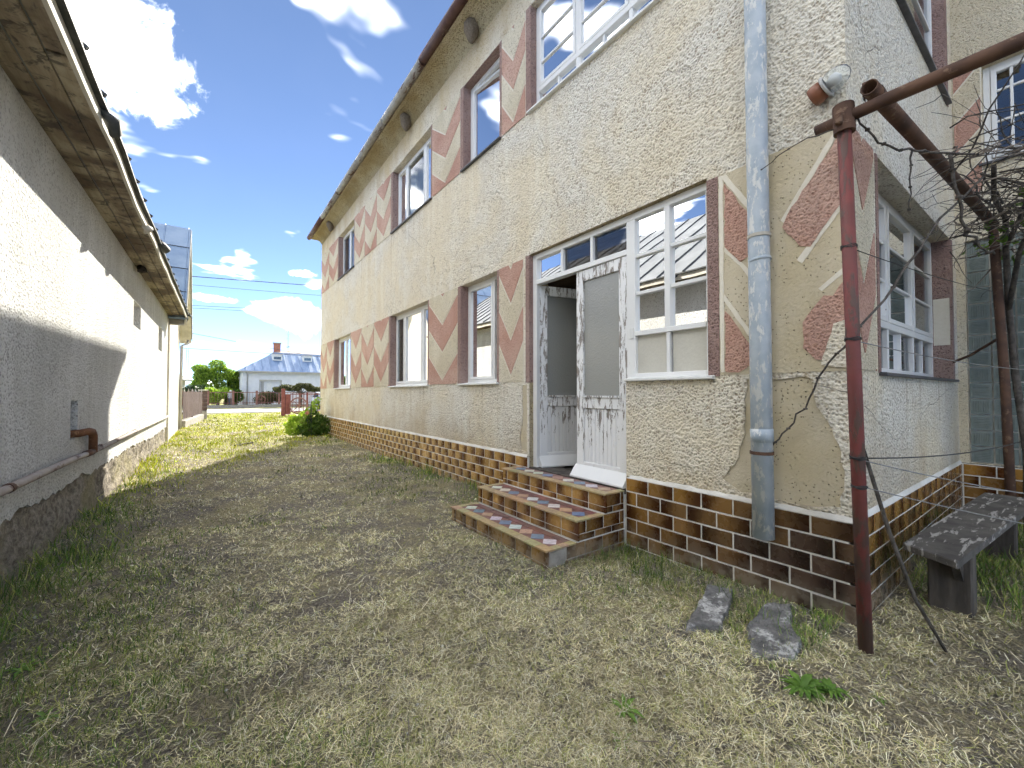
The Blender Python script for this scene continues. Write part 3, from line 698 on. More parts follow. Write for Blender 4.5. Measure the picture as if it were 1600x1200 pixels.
# uneven mortar fillet on top
fl = jag([(EY, .0), (YF, .0)], .06, .006, 21, False)
for i in range(len(fl)-1):
    (a, h0), (b, h1) = fl[i], fl[i+1]
    if b < 2.57 or a > 4.05: mb.add([fac(a, .600, PD+.004), fac(b, .600, PD+.004), fac(b, .632+h1, .001), fac(a, .632+h0, .001)], [(0, 1, 2, 3)])
mb.add([end(FX-PD, .60, PD+.004), end(SX, .60, PD+.004), end(SX, .635, .001), end(FX-PD, .635, .001)], [(0, 1, 2, 3)])
mb.build('mortar_bed', 'mortar', house)
far_v, far_c, far_u = [], [], []; far_f = []
for r in range(6):
    z = .595-TH*(r+1)+GP; off = 0 if r % 2 == 0 else TW/2
    y = EY-.02-off
    while y < YF-.02:
        a = max(y, EY-.014); b = min(y+TW-GP, YF+.005)
        if a < 2.56 < b: b = 2.56
        if a < 4.07 < b: a = 4.07
        if b-a > .03 and not (a > 2.55 and b < 4.1):
            c = tcol((a+b)/2, z)
            if (a < 8.6 and r < 5) or a < 3: put_tile(FX-PD, a, z, round(b-a, 3), TH-GP, 'f', house, c)
            else:
                me = tile_mesh(round(b-a, 3), TH-GP, 'f'); o0 = len(far_v)
                far_v += [(v.co.x+FX-PD, v.co.y+a, v.co.z+z) for v in me.vertices]; far_f += [tuple(i+o0 for i in p.vertices) for p in me.polygons]
                far_c += [c]*len(me.vertices); far_u += [d_.value for d_ in me.attributes['u'].data]
        y += TW
    x = FX-PD-(0 if r % 2 else TW/2)
    while x < SX-.02:
        a = max(x, FX-PD+.001); b = min(x+TW-GP, SX-.012)
        if b-a > .03 and r < 5: put_tile(a, EY-PD, z, round(b-a, 3), TH-GP, 'e', house, tcol(1.9+.2*random.random(), z))
        x += TW
    if r < 5:
        y = EY-PD-.004-(TW/2 if r % 2 else TW)
        put_tile(SX-PD, y, z, (TW/2 if r % 2 else TW)-GP, TH-GP, 'f', house, tcol(2.2, z))
        for k in range(5):
            y -= TW; put_tile(SX-PD, y, z, TW-GP, TH-GP, 'f', house, tcol(2.2, z))
me = bpy.data.meshes.new('tile'); me.from_pydata(far_v, [], far_f); me.update()
a_ = me.attributes.new('u', 'FLOAT', 'POINT'); a_.data.foreach_set('value', far_u)
ca = me.color_attributes.new('Col', 'FLOAT_COLOR', 'POINT'); ca.data.foreach_set('color', [x for c in far_c for x in (*c, 1)])
me.materials.append(MATS['tile_glaze_far']); o = bpy.data.objects.new('tile', me); COL.objects.link(o); o.parent = house; o['kind'] = 'stuff'

# ---- glass block wall
bs = .178
gm = {}
for ori in (0, 1):
    mb = MB(); h = bs/2-.008; mb.box(-.03, .0, -h, h, -h, h)
    for k in range(7):
        c = -h+.018+(2*h-.036)*(k+.5)/7; q = .0075
        if ori: mb.add([(0, c-q, -h+.012), (0, c+q, -h+.012), (-.038, c, -h+.02), (0, c-q, h-.012), (0, c+q, h-.012), (-.038, c, h-.02)], [(0, 2, 5, 3), (1, 4, 5, 2), (0, 1, 2), (3, 5, 4)])
        else: mb.add([(0, -h+.012, c-q), (0, -h+.012, c+q), (-.038, -h+.02, c), (0, h-.012, c-q), (0, h-.012, c+q), (-.038, h-.02, c)], [(0, 3, 5, 2), (1, 2, 5, 4), (0, 2, 1), (3, 4, 5)])
    for v in range(len(mb.v)):
        x_, y_, z_ = mb.v[v]
        if x_ < -.031: mb.v[v] = (-.036, y_, z_)
    gm[ori] = mb.mesh('glass_block'); gm[ori].materials.append(MATS['glass_block'])
gwin = MB().box(gb[0], gb[1], gb[2], gb[3], -.10, -.062, stb).build('glass_block_wall', 'mortar', house)
for i in range(14):
    for j in range(5):
        o = bpy.data.objects.new('glass_block', gm[(i+j) % 2]); COL.objects.link(o); o.parent = gwin
        o.location = (SX+.062, gb[1]-bs*(j+.5)-.004, gb[2]+bs*(i+.5)+.004)

# ---- entrance door: frame, transom lights, side window, two leaves
RC = .075
mb = MB()
def fb(u0, u1, v0, v1, d0=-RC-.06, d1=-RC+.02): mb.box(u0, u1, v0, v1, d0, d1, fac)
fb(3.975, 4.048, .47, 3.123); fb(2.50, 2.60, .47+.0, 3.06); fb(1.757, 3.975, 3.06, 3.123); fb(2.60, 3.975, 2.745, 2.80)
fb(1.757, 1.80, 1.53, 3.06); fb(1.80, 2.50, 1.532, 1.585)
for u in (3.52, 3.06): fb(u-.018, u+.018, 2.80, 3.06)
frame = mb.build('door_frame', 'paint_white', house, bevel=.004)
def pane(mp, u0, u1, v0, v1, d, par, m='glass'):
    return MB().add([mp(u0, v0, d), mp(u1, v0, d), mp(u1, v1, d), mp(u0, v1, d)], [(0, 1, 2, 3)]).build('pane', m, par)
for a, b in ((2.60, 3.042), (3.078, 3.502), (3.538, 3.975)): pane(fac, a, b, 2.80, 3.06, -RC-.02, frame)
# side window lights
mb = MB(); mid = 2.155
fb(mid-.028, mid+.028, 1.97, 3.06, -RC-.05, -RC+.024); fb(mid-.016, mid+.016, 1.585, 1.94, -RC-.05, -RC+.018)
fb(1.80, 2.50, 1.94, 1.985, -RC-.05, -RC+.026)
for v in (2.345, 2.705):
    for a, b in ((1.80, mid-.028), (mid+.028, 2.50)): fb(a, b, v-.016, v+.016, -RC-.04, -RC+.012)
mb.build('glazing_bar', 'paint_white', frame, bevel=.003)
vs_ = (1.985, 2.329, 2.361, 2.689, 2.721, 3.06)
for a, b in ((1.80, mid-.028), (mid+.028, 2.50)):
    for k in range(3): pane(fac, a, b, vs_[2*k], vs_[2*k+1], -RC-.018, frame)
    pane(fac, a, b, 1.585, 1.94, -RC-.018, frame, 'glass_pale')
mb = MB(); mb.prism([(1.512, .05), (1.534, .05), (1.55, -RC), (1.50, -RC)], 1.70, 2.56, lambda p_, q_, e_: fac(e_, p_, q_)); mb.build('sill', 'sill_white', frame, bevel=.003)
# pale tone of the lower side lights stands in for a reflection
def leaf(mp, wdt, label, glassm, step=True):
    """door leaf in local coordinates: s from the hinge 0..wdt, v up, d out"""
    z0, z1 = .50, 2.74; st = .105
    mb = MB()
    for q in ((0, st, z0, z1), (wdt-st, wdt, z0, z1), (st, wdt-st, z1-.12, z1), (st, wdt-st, 1.235, 1.355), (st, wdt-st, z0, z0+.16)): mb.box(*q, -.045, 0, mp)
    lf = mb.build('door', 'paint_door', house, bevel=.004); lf['label'] = label
    pane(mp, st, wdt-st, 1.355, z1-.12, -.02, lf, glassm)
    nb = 9; wb = (wdt-2*st)/nb
    for k in range(nb):
        m2 = MB(); m2.box(st+wb*k+.002, st+wb*(k+1)-.002, z0+.16, 1.235, -.035, -.014, mp); m2.build('board', 'paint_door', lf, bevel=.004)
    m2 = MB(); m2.prism([(z0-.008, .095), (z0+.010, .095), (z0+.125, .004), (z0-.008, .004)], -.015, wdt+.015, lambda p_, q_, e_: mp(e_, p_, q_)); m2.build('weather_bar', 'paint_clean', lf, bevel=.003)
    m2 = MB(); m2.box(st-.012, wdt-st+.012, 1.352, 1.372, -.01, .012, mp); m2.build('glass_bead', 'paint_door', lf)
    return lf
a2 = R(-1.5)
leaf(lambda s, v, d: fac(2.602+s*math.cos(a2)-d*math.sin(a2), v, -RC+.012-s*math.sin(a2)*-1+d), .71, 'closed right door leaf with peeling white paint', 'glass_frosted')
ang = R(74)
leaf(lambda s, v, d: fac(3.972-s*math.cos(ang)-d*math.sin(ang), v, -RC-.03-s*math.sin(ang)+d*math.cos(ang)), .71, 'left door leaf swung open into the dark hall', 'glass_frosted')
MB().box(2.575, 4.04, .44, .4865, -.30, .012, fac).build('threshold', 'bench_leg', house)
m2 = MB(); m2.box(2.52, 2.56, 1.92, 2.02, -RC+.02, -RC+.028, fac); m2.build('door_latch', 'sill_white', house)

# ---- rain pipe
mb = MB(); px, py = FX-.095, 1.325
mb.tube([(px, py, .40), (px, py+.005, 2.0), (px-.004, py+.012, 4.4), (px, py+.02, 6.62), (FX-.2, py+.02, 6.82), (FX-.36, py+.02, 6.95)], .068, 20)
dp = mb.build('rain_pipe', 'pipe_zinc', house, smooth=True)
for z in (1.06, 2.32): MB().tube([(px, py, z), (px, py+.003, z+.09 if z < 2 else z+.02)], .0715, 20).build('pipe_sleeve', 'pipe_zinc', dp, smooth=True)
for z, m_ in ((.985, 'rust_dark'), (2.50, 'fascia'), (4.6, 'rust_dark')):
    mb = MB(); mb.tube([(px, py+.004, z-.011), (px, py+.004, z+.011)], .0745, 20); mb.tube([(px, py+.07, z), (FX+.02, py+.10, z)], .008, 6); mb.build('pipe_clamp', m_, dp)

# ------------------------------------------------------------------ entrance steps
steps = thing('entrance_steps', 'three tiled entrance steps with diamond mosaic treads below the white door', 'steps')
SY0, SY1 = 2.565, 4.21
tops = [(2.21, .125), (2.555, .305), (2.905, .483)]        # front x, top z
for i, (x, z) in enumerate(tops): MB().box(x+.012, FX-.02-.002*i, SY0+.012+.0007*i, SY1-.012-.0007*i, -.12 if i == 0 else tops[i-1][1]-.014, z-.014).build('concrete_core', 'concrete' if i == 0 else 'mortar', steps)
mb = MB().prism(jag([(2.222, -.05), (2.415, -.05), (2.415, .105), (2.24, .10)], .03, .006, 4), -.011, -.004, lambda u, v, d: (u, SY0-d-.002, v)); mb.build('broken_corner', 'concrete', steps)
CR, CB, CW, CP, CY = (.20, .085, .075), (.17, .24, .36), (.66, .64, .60), (.50, .33, .22), (.44, .33, .17)
for i, (x, z) in enumerate(tops):
    xb = tops[i+1][0]-.012 if i < 2 else FX-.03
    # risers: one full row and a cut row
    zlow = tops[i-1][1] if i else -.03
    rows = [(z-.118, .108)] + ([(zlow+.004, z-.118-zlow-.010)] if z-.118-zlow > .02 else [])
    for zz, hh in rows:
        yy = SY0
        while yy < SY1-.02:
            b = min(yy+.222, SY1); 
            if not (i == 0 and yy == SY0 and False): put_tile(x+.012, yy, zz, round(b-yy-.011, 3), round(hh, 3), 'f', steps, tuple(Vector(tcol(4.3, .5))*random.uniform(.75, 1.1)))
            yy += .222+.0
    # side tiles facing the camera, in the same courses as the riser
    rws = rows if i else [(z-.118, .108), (z-.236, .108)]
    for ri, (zz, hh) in enumerate(rws):
        xx = x+.008-(.11 if (i+ri) % 2 else 0)
        while xx < FX-.05:
            a, b = max(xx, x+.008), min(xx+.222, FX-.03)
            if b-a > .03 and not (i == 0 and ri == 0 and a < x+.2): put_tile(a, SY0+.012, zz, round(b-a-.010, 3), round(hh, 3), 'e', steps, tuple(Vector(tcol(2.3, .3))*random.uniform(.65, 1.2)))
            xx += .222
    # tread: yellow nosing and end border, then diamonds
    nos = .085; yy = SY0+.004
    def slab(poly, col, h=.0105, name='tread_tile'):
        m2 = MB(); m2.prism(poly, 0, h, lambda u, v, d: (u, v, z-.0135+d)); return m2.build(name, 'tread_tile', steps, color=col)
    nT = 11; wT = (SY1-SY0)/nT
    for k in range(nT): slab([(x-.006, SY0+wT*k+.0015), (x+nos, SY0+wT*k+.0015), (x+nos, SY0+wT*(k+1)-.0015), (x-.006, SY0+wT*(k+1)-.0015)], tuple(c*random.uniform(.85, 1.1) for c in CY), .014)
    for y0_ in (SY0, SY1-.075):
        for k in range(3):
            a = x+nos+.002+(xb-x-nos)*k/3; b = x+nos+(xb-x-nos)*(k+1)/3-.001; slab([(a, y0_+.002), (b, y0_+.002), (b, y0_+.073), (a, y0_+.073)], tuple(c*random.uniform(.85, 1.1) for c in CY), .0125)
    ya, yb = SY0+.078, SY1-.078; xa = x+nos+.003; xw = xb-xa; band = min(xw, .165); nD = 9; wd_ = (yb-ya)/nD
    slab([(xa, ya), (xb, ya), (xb, yb), (xa, yb)], CR, .008, 'tread_bed')
    cols = [CW, CB, CP, CW, CB, CW, CP, CB, CW]
    for k in range(nD):
        yc = ya+wd_*(k+.5); xc = xa+band/2; hx, hy = band/2-.004, wd_/2-.002
        slab([(xc-hx, yc), (xc, yc-hy), (xc+hx, yc), (xc, yc+hy)], tuple(c*random.uniform(.85, 1.05) for c in cols[(k+i) % 9]), .0115, 'diamond_tile')
    if xw-band > .05:
        for k in range(nD):
            a = ya+wd_*k; slab([(xa+band+.004, a+.002), (xb-.002, a+.002), (xb-.002, a+wd_-.002), (xa+band+.004, a+wd_-.002)], tuple(c*random.uniform(.8, 1.15) for c in CR), .0105)

# ------------------------------------------------------------------ the barn on the left
BR = -math.atan(.0165)
barn = thing('barn', 'long whitewashed barn with rotten eave boards and crumbling stone base', 'barn', (-1.18, 4.5, 0), BR)
bmp = lambda u, v, d: (d, u, v)
B0, B1 = -9.0, 11.0
v1_ = (5.25, 6.05, 2.59, 3.03); v2_ = (8.85, 9.6, 2.47, 3.06); rc_ = (1.63, 1.90, .92, 1.32)
low = jag([(B0, .50), (-2, .50), (-.6, .42), (0, .47), (.5, .50), (1.2, .44), (1.9, .49), (2.6, .44), (5, .46), (8, .40), (B1, .42)], .08, .03, 5, False)
sheet('wall', low+[(B1, 3.72), (B0, 3.72)], [rect(*v1_), rect(*v2_), jag(rect(*rc_), .06, .012, 9)], bmp, 0, [-.035, -.22, -.22, -.09], 'barn_stucco', barn)
mb = MB(); mb.box(v1_[0]-.05, v1_[1]+.05, v1_[2]-.05, v1_[3]+.05, -.3, -.215, bmp); mb.box(v2_[0]-.05, v2_[1]+.05, v2_[2]-.05, v2_[3]+.05, -.3, -.215, bmp); mb.box(1.5, 2.05, .8, 1.4, -.2, -.088, bmp)
mb.build('recess_back', 'gable_stucco', barn)
mb = MB(); mb.box(B0, B1, -.2, 3.7, -.5, -.30, bmp); mb.box(B0, B0+.2, -.2, 3.7, -6, -.01, bmp); mb.box(B1-.2, B1-.003, -.2, 3.7, -6, -.036, bmp); mb.build('rear_wall', 'barn_stucco', barn)
# stone base as a rough displaced sheet
from mathutils import noise as mn
ny_, nz_ = 420, 14; mb = MB()
for i in range(ny_+1):
    y = B0+(B1-B0)*(i/ny_)
    for j in range(nz_+1):
        z = -.12+.72*j/nz_; q = Vector((y*3.1, z*3.5, 2.)); k = mn.noise(q)*.035+mn.noise(q*3.3)*.026+mn.noise(q*8)*.014
        mb.v.append((-.030+k+.05*max(0, .12-z), y, z))
mb.f = [(i*(nz_+1)+j, i*(nz_+1)+j+1, (i+1)*(nz_+1)+j+1, (i+1)*(nz_+1)+j) for i in range(ny_) for j in range(nz_)]
mb.build('stone_base', 'rubble_stone', barn, smooth=True)
# soffit boards
EZ = 3.64
xs_ = [(-.005, .125), (.131, .275), (.281, .40)]
for bi, (a, b) in enumerate(xs_):
    y = B0-bi*.9
    while y < B1+.25:
        L = 3.2+.7*((bi*3+int(y*2)) % 3); ya = max(y, B0); yb = min(y+L-.012, B1+.25)
        if yb-ya > .2:
            sag = random.uniform(-.006, .006); mb = MB(); mb.box(a, b, ya, yb, EZ+sag+.012*bi, EZ+.02+sag+.012*bi); mb.build('soffit_board', 'soffit_board', barn, bevel=.003)
        y += L
# eave board and roof
def wavy(x0, x1, z0, z1, m, nm, amp=.008, seed=0):
    mb = MB(); k = 70
    for i in range(k+1):
        y = B0+(B1+.3-B0)*i/k; q = amp*mn.noise(Vector((y*.7, seed, 0)))*2+amp*.5*mn.noise(Vector((y*3.1, seed, 5)))
        for x, z in ((x0, z0), (x1, z0), (x1, z1), (x0, z1)): mb.v.append((x+q, y, z+q))
    mb.f = [(i*4+j, i*4+(j+1) % 4, i*4+4+(j+1) % 4, i*4+4+j) for i in range(k) for j in range(4)]
    return mb.build(nm, m, barn)
wavy(.405, .432, 3.60, 3.70, 'fascia', 'eave_board', .009, 1)
wavy(.36, .475, 3.705, 3.728, 'roof_edge', 'roof_edge', .009, 1)
RX0, RZ0, RX1, RZ1 = .47, 3.735, -3.6, 6.5
mb = MB().add([(RX0, B0, RZ0), (RX0, B1+.3, RZ0), (RX1, B1+.3, RZ1), (RX1, B0, RZ1), (RX0, B0, RZ0-.03), (RX0, B1+.3, RZ0-.03), (RX1, B1+.3, RZ1-.03), (RX1, B0, RZ1-.03), (-7.6, B0, RZ0), (-7.6, B1+.3, RZ0)],
              [(0, 1, 2, 3), (0, 4, 5, 1), (1, 5, 6, 2), (3, 2, 9, 8)])
mb.build('roof', 'roof_grey', barn)
y = B0+.2; k = 0
sl = Vector((RX1-RX0, 0, RZ1-RZ0)).normalized()
while y < B1+.2:
    mb = MB(); w2 = .018; nrm = Vector((-sl.z, 0, sl.x)); nrm = nrm if nrm.z > 0 else -nrm
    p0 = Vector((RX0+.012, y, RZ0-.006)); p1 = Vector((RX1, y+random.uniform(-.03, .03), RZ1))
    vs = []
    for p in (p0, p1):
        for (dy, h) in ((-w2, .0), (-w2*.6, .028), (w2*.6, .028), (w2, .0)): vs.append(p+Vector((0, dy, 0))+nrm*h)
    mb.add(vs, [(0, 1, 5, 4), (1, 2, 6, 5), (2, 3, 7, 6), (0, 3, 2, 1), (4, 5, 6, 7)]); mb.build('roof_seam', 'roof_edge', barn); y += .55; k += 1
mb = MB(); mb.tube([(.40, 2.75, 3.60), (.45, 2.80, 3.585), (.40, 2.92, 3.56)], [.03, .05, .018], 8); mb.build('bent_flashing', 'fascia', barn, smooth=True)
mb = MB(); mb.tube([(.44, 3.9, 3.72), (.47, 4.05, 3.74), (.52, 4.18, 3.71), (.50, 4.25, 3.68)], [.03, .06, .055, .02], 7); mb.build('loose_roof_piece', 'roof_edge', barn, smooth=True)
mb = MB(); mb.tube([(.43, .15, 3.70), (.50, .22, 3.66), (.50, .30, 3.60), (.47, .33, 3.58)], [.02, .05, .045, .015], 6); mb.build('loose_roof_piece', 'roof_edge', barn, smooth=True)
mb = MB(); mb.tube([(.40, 10.9, 3.64), (.42, 11.1, 3.60), (.40, 11.28, 3.52)], [.05, .045, .015], 6); mb.tube([(.46, 11.1, 3.72), (.52, 11.32, 3.69)], [.05, .03], 6); mb.build('torn_roof_felt', 'roof_edge', barn)
# gas pipe along the wall with its elbow
mb = MB(); mb.tube([(.055, B0, .735), (.055, 1.5, .735), (.055, 2.25, .72)], .030, 12); mb.build('gas_pipe', 'gas_pipe', barn, smooth=True)
mb = MB(); mb.tube([(.055, 2.25, .72), (.055, 6, .735), (.055, B1, .74)], .028, 10); mb.build('gas_pipe', 'gas_pipe', barn, smooth=True)
mb = MB(); mb.tube([(-.06, 1.80, .965), (.03, 1.83, .968), (.05, 2.10, .968), (.053, 2.21, .955), (.055, 2.27, .91), (.055, 2.28, .86), (.055, 2.28, .71)], .040, 12); mb.build('pipe_elbow', 'rust_orange', barn, smooth=True)
mb = MB(); mb.tube([(.055, 1.95, .728), (.055, 2.24, .722)], .036, 12); mb.build('pipe_coupling', 'rust_dark', barn, smooth=True)
for y in (-.1, 2.62, 5.2, 8): MB().tube([(.055, y, .735), (.055, y+.05, .735)], .035, 12).build('pipe_coupling', 'rust_dark' if y < 2 else 'gas_pipe', barn)
# old nest under the barn eave
def blob(name, m, loc, rad, label, cat, seed=0, sub=3, amp=.18):
    bm = bmesh.new(); bmesh.ops.create_icosphere(bm, subdivisions=sub, radius=1)
    for v in bm.verts:
        k = 1+amp*mn.noise(v.co*1.7+Vector((seed, 0, 0)))*2+amp*.5*mn.noise(v.co*5+Vector((0, seed, 0)))
        v.co = Vector((v.co.x*rad[0], v.co.y*rad[1], v.co.z*rad[2]))*k
    me = bpy.data.meshes.new(name); bm.to_mesh(me); bm.free(); o = bpy.data.objects.new(name, me); COL.objects.link(o); me.materials.append(MATS[m]); o.location = loc
    for p in me.polygons: p.use_smooth = True
    tag(o, label, cat); return o
blob('bird_nest', 'mud_dark', (-1.00, 9.75, 3.58), (.07, .11, .07), 'black bird nest under the barn eave boards', 'nest', 1)
def mudnest(y, z, label, seed):
    mb = MB(); prof = [(.012, -.20), (.05, -.16), (.085, -.09), (.115, -.01), (.125, .05), (.115, .09), (.09, .11)]
    n = 14; rr = random.Random(seed)
    for (r_, zz) in prof:
        for k in range(n):
            a = 2*math.pi*k/n; q = r_*(1+rr.uniform(-.10, .10)); mb.v.append((q*math.cos(a), q*math.sin(a), zz+rr.uniform(-.008, .008)))
    mb.f = [(i*n+k, i*n+(k+1) % n, (i+1)*n+(k+1) % n, (i+1)*n+k) for i in range(len(prof)-1) for k in range(n)]
    o = mb.build('swallow_nest', 'mud_nest', smooth=True); o.location = (FX-.105, y, z+.17); tag(o, label, 'nest', 'swallow nests under the eaves')
mudnest(5.30, 6.66, 'swallow nest of mud under the rusty gutter, nearest and largest', 1)
mudnest(7.88, 6.66, 'middle swallow nest under the eaves beside the grey gutter', 2)
mudnest(14.3, 6.66, 'farthest small swallow nest near the far end of the eaves', 3)

# ------------------------------------------------------------------ neighbour house with blue metal roof behind the barn
h2 = thing('gabled_house', 'neighbour house with steep blue metal roof behind the barn', 'house', (0, 0, 0))
hx = -.97; ya, yb, zp, ze = 15.75, 20.6, 7.0, 3.85; ym = (ya+yb)/2
MB().prism([(ya, -.1), (yb, -.1), (yb, ze), (ym, zp-.05), (ya, ze)], 0, .3, lambda u, v, d: (hx-d, u, v)).build('wall', 'gable_stucco', h2)
mb = MB(); mb.box(-8, hx-.3, ya, ya+.25, -.1, ze); mb.box(-8, hx-.3, yb-.25, yb, -.1, ze); mb.build('wall', 'gable_stucco', h2)
for s, yy in ((0, ya-.35), (1, yb+.35)):
    zlo = ze-.25; mb = MB()
    p = [(-.60, yy, zlo), (-.60, ym, zp+.1), (-8, ym, zp+.1), (-8, yy, zlo)]; mb.add(p+[(a, b, c-.06) for a, b, c in p], [(0, 1, 2, 3), (4, 5, 6, 7), (0, 1, 5, 4), (0, 3, 7, 4)]); mb.build('roof', 'roof_blue', h2)
    for k in range(12):
        xx = -.66-.62*k; mb = MB(); e = .012
        mb.add([(xx-e, yy, zlo+.002), (xx+e, yy, zlo+.002), (xx, yy, zlo+.035), (xx-e, ym, zp+.102), (xx+e, ym, zp+.102), (xx, ym, zp+.135)], [(0, 2, 5, 3), (2, 1, 4, 5)]); mb.build('roof_seam', 'roof_blue', h2)
    for k in range(1, 4):
        f = k/4; yc = yy+(ym-yy)*f; zc = zlo+(zp+.1-zlo)*f+.004; mb = MB(); mb.box(-8, -.61, yc-.012, yc+.012, zc, zc+.02); mb.build('roof_seam', 'roof_edge', h2)
    mb = MB(); mb.prism([(yy, zlo-.03), (ym, zp+.07), (ym, zp-.12), (yy, zlo-.22)], 0, .025, lambda u, v, d: (-.601+d, u, v)); mb.build('verge_board', 'fascia', h2)
    mb = MB(); mb.prism([(yy, zlo-.2), (ym, zp-.1), (ym, zp-.14), (yy, zlo-.24)], 0, .36, lambda u, v, d: (-.62-d, u, v)); mb.build('verge_soffit', 'fascia', h2)
mb = MB(); mb.tube([(-.72, yb+.30, ze-.32), (-.72, yb+.2, ze-.5), (-.90, yb-.02, ze-.62), (-.92, yb, 0)], .05, 10); mb.build('rain_pipe', 'bg_grey', h2, smooth=True)

# ------------------------------------------------------------------ fences and gate
pf = thing('picket_fence', 'brown picket fence on a concrete footing at the end of the barn', 'fence', (0, 0, 0))
fa, fbv = Vector((-.88, 20.9)), Vector((-.33, 27.2)); L = (fbv-fa).length
dirf = (fbv-fa)/L; nf = Vector((-dirf.y, dirf.x)); frot = lambda s, v, d: (fa.x+dirf.x*s+nf.x*-d, fa.y+dirf.y*s+nf.y*-d, v)
MB().box(0, L-.2, -.1, .30, -.12, .12, frot).build('footing', 'concrete', pf, bevel=.01)
mb = MB(); mb.box(0, L-.2, .55, .62, -.03, .01, frot); mb.box(0, L-.2, 1.25, 1.32, -.03, .01, frot); mb.build('rail', 'picket_brown', pf)
n = 20
for k in range(n):
    s = .1+(L-.4)*k/(n-1); mb = MB(); mb.box(s, s+.17, .36, 1.46+.03*math.sin(k*2.2), .012, .035, frot); p_ = mb.build('picket', 'picket_brown', pf)
for s in (0.02, L*.5):
    mb = MB(); mb.box(s-.05, s+.05, .28, 1.55, -.08, .0, frot); mb.build('post', 'picket_brown', pf)
for k in range(6):
    s = .4+(L-.8)*k/5; mb = MB(); mb.tube([frot(s, 1.46, .02), frot(s, 1.60, .02)], [.03, .004], 5); mb.build('finial', 'bg_grey', pf)
gp = thing('gate_pillar', 'banded masonry gate pillar at the end of the brown picket fence', 'gate pillar', (-.28, 27.55, 0))
for k in range(7): MB().box(-.18, .18, -.18, .18, .05+.21*k, .05+.21*k+.195).build('block', 'concrete' if k < 2 else 'picket_brown', gp, bevel=.015)
MB().box(-.15, .15, -.15, .15, -.05, 1.5).build('pillar_core', 'concrete', gp); MB().box(-.22, .22, -.22, .22, 1.515, 1.58).build('cap', 'fascia', gp, bevel=.01)
gt = thing('maroon_gate', 'open maroon metal gate with spoked wheel ornament by the driveway', 'gate', (0, 0, 0))
MB().box(3.52, 3.72, 28.55, 28.75, -.1, 1.66).build('post', 'fence_maroon', gt, bevel=.01)
MB().box(3.74, 4.02, 28.6, 28.75, .1, 1.32).build('gate_panel', 'fence_maroon', gt)
mb = MB()
mb.box(4.02, 7.2, 28.62, 28.66, 1.30, 1.36); mb.box(4.02, 7.2, 28.62, 28.66, .22, .28); mb.build('rail', 'fence_maroon', gt)
for k in range(15): MB().box(4.1+.21*k, 4.13+.21*k, 28.625, 28.655, .2, 1.4).build('bar', 'fence_maroon', gt)
MB().box(4.9, 5.0, 28.58, 28.7, -.05, 1.42).build('post', 'fence_maroon', gt)
def wheel(cx, y, cz, r, m, par):
    mb = MB(); k = 22; mb.tube([(cx+r*math.cos(2*math.pi*i/k), y, cz+r*math.sin(2*math.pi*i/k)) for i in range(k+1)], r*.085, 6, False); w_ = mb.build('wheel', m, par)
    for i in range(8):
        a = math.pi*2*i/8; MB().tube([(cx, y, cz), (cx+r*math.cos(a), y, cz+r*math.sin(a))], r*.04, 5).build('spoke', m, w_)
    MB().tube([(cx, y-.06, cz), (cx, y+.06, cz)], r*.16, 10).build('hub', m, w_)
wheel(4.45, 28.52, .62, .48, 'fence_rust', gt)
ff = thing('street_fence', 'rusty low metal fence along the far side of the street', 'fence', (0, 0, 0))
MB().box(-6, 9.5, 47.0, 47.25, -.1, .28).build('footing', 'concrete', ff)
mb = MB(); mb.box(-6, 9.5, 47.1, 47.14, 1.42, 1.48); mb.box(-6, 9.5, 47.1, 47.14, .42, .48); mb.build('rail', 'fence_rust', ff)
for k in range(9): MB().box(-5.9+1.9*k, -5.72+1.9*k, 47.03, 47.2, .2, 1.62).build('post', 'fence_rust', ff)
for k in range(62): MB().box(-5.9+.25*k, -5.872+.25*k, 47.11, 47.135, .3, 1.5).build('bar', 'fence_rust', ff)
wheel(4.05, 46.95, .75, .36, 'fence_rust', ff)

# ------------------------------------------------------------------ white house across the street
wh = thing('white_house', 'white bungalow with blue hipped roof and brick chimney across the street', 'house', (0, 0, 0))
X0, X1, Y0, Y1 = 2.75, 21., 52., 63.
rw = (4.35, 6.35, .95, 2.75)
sheet('wall', [(X0, -.1), (X1, -.1), (X1, 3.75), (X0, 3.75)], [rect(*rw)], lambda u, v, d: (u, Y0-d, v), 0, [None, -.35], 'bg_white', wh)
mb = MB(); mb.box(X0, X0+.3, Y0+.001, Y1, -.1, 3.75); mb.box(X1-.3, X1, Y0+.001, Y1, -.1, 3.75); mb.build('wall', 'bg_white', wh)
mb = MB(); mb.box(rw[0]-.08, rw[1]+.08, rw[3], rw[3]+.08, -.02, .03, lambda u, v, d: (u, Y0-d, v)); mb.box(rw[0]-.08, rw[0], rw[2], rw[3], -.02, .03, lambda u, v, d: (u, Y0-d, v)); mb.box(rw[1], rw[1]+.08, rw[2], rw[3], -.02, .03, lambda u, v, d: (u, Y0-d, v)); mb.build('window_surround', 'bg_grey', wh)
wn = MB().box(rw[0], rw[1], rw[2], rw[3], -.45, -.33, lambda u, v, d: (u, Y0-d, v)).build('window', 'bg_white', wh)
for a, b, c, e_, m_ in ((4.5, 4.75, 1.1, 2.6, 'bg_grey'), (5.7, 6.25, 1.0, 2.1, 'car_glass'), (5.0, 5.45, 1.2, 2.6, 'sill_white')): MB().box(a, b, c, e_, -.33, -.31, lambda u, v, d: (u, Y0-d, v)).build('pane', m_, wn)
e = .45; zr = 6.15; k1, k2 = 6.1, 17.7; yr = 55.6
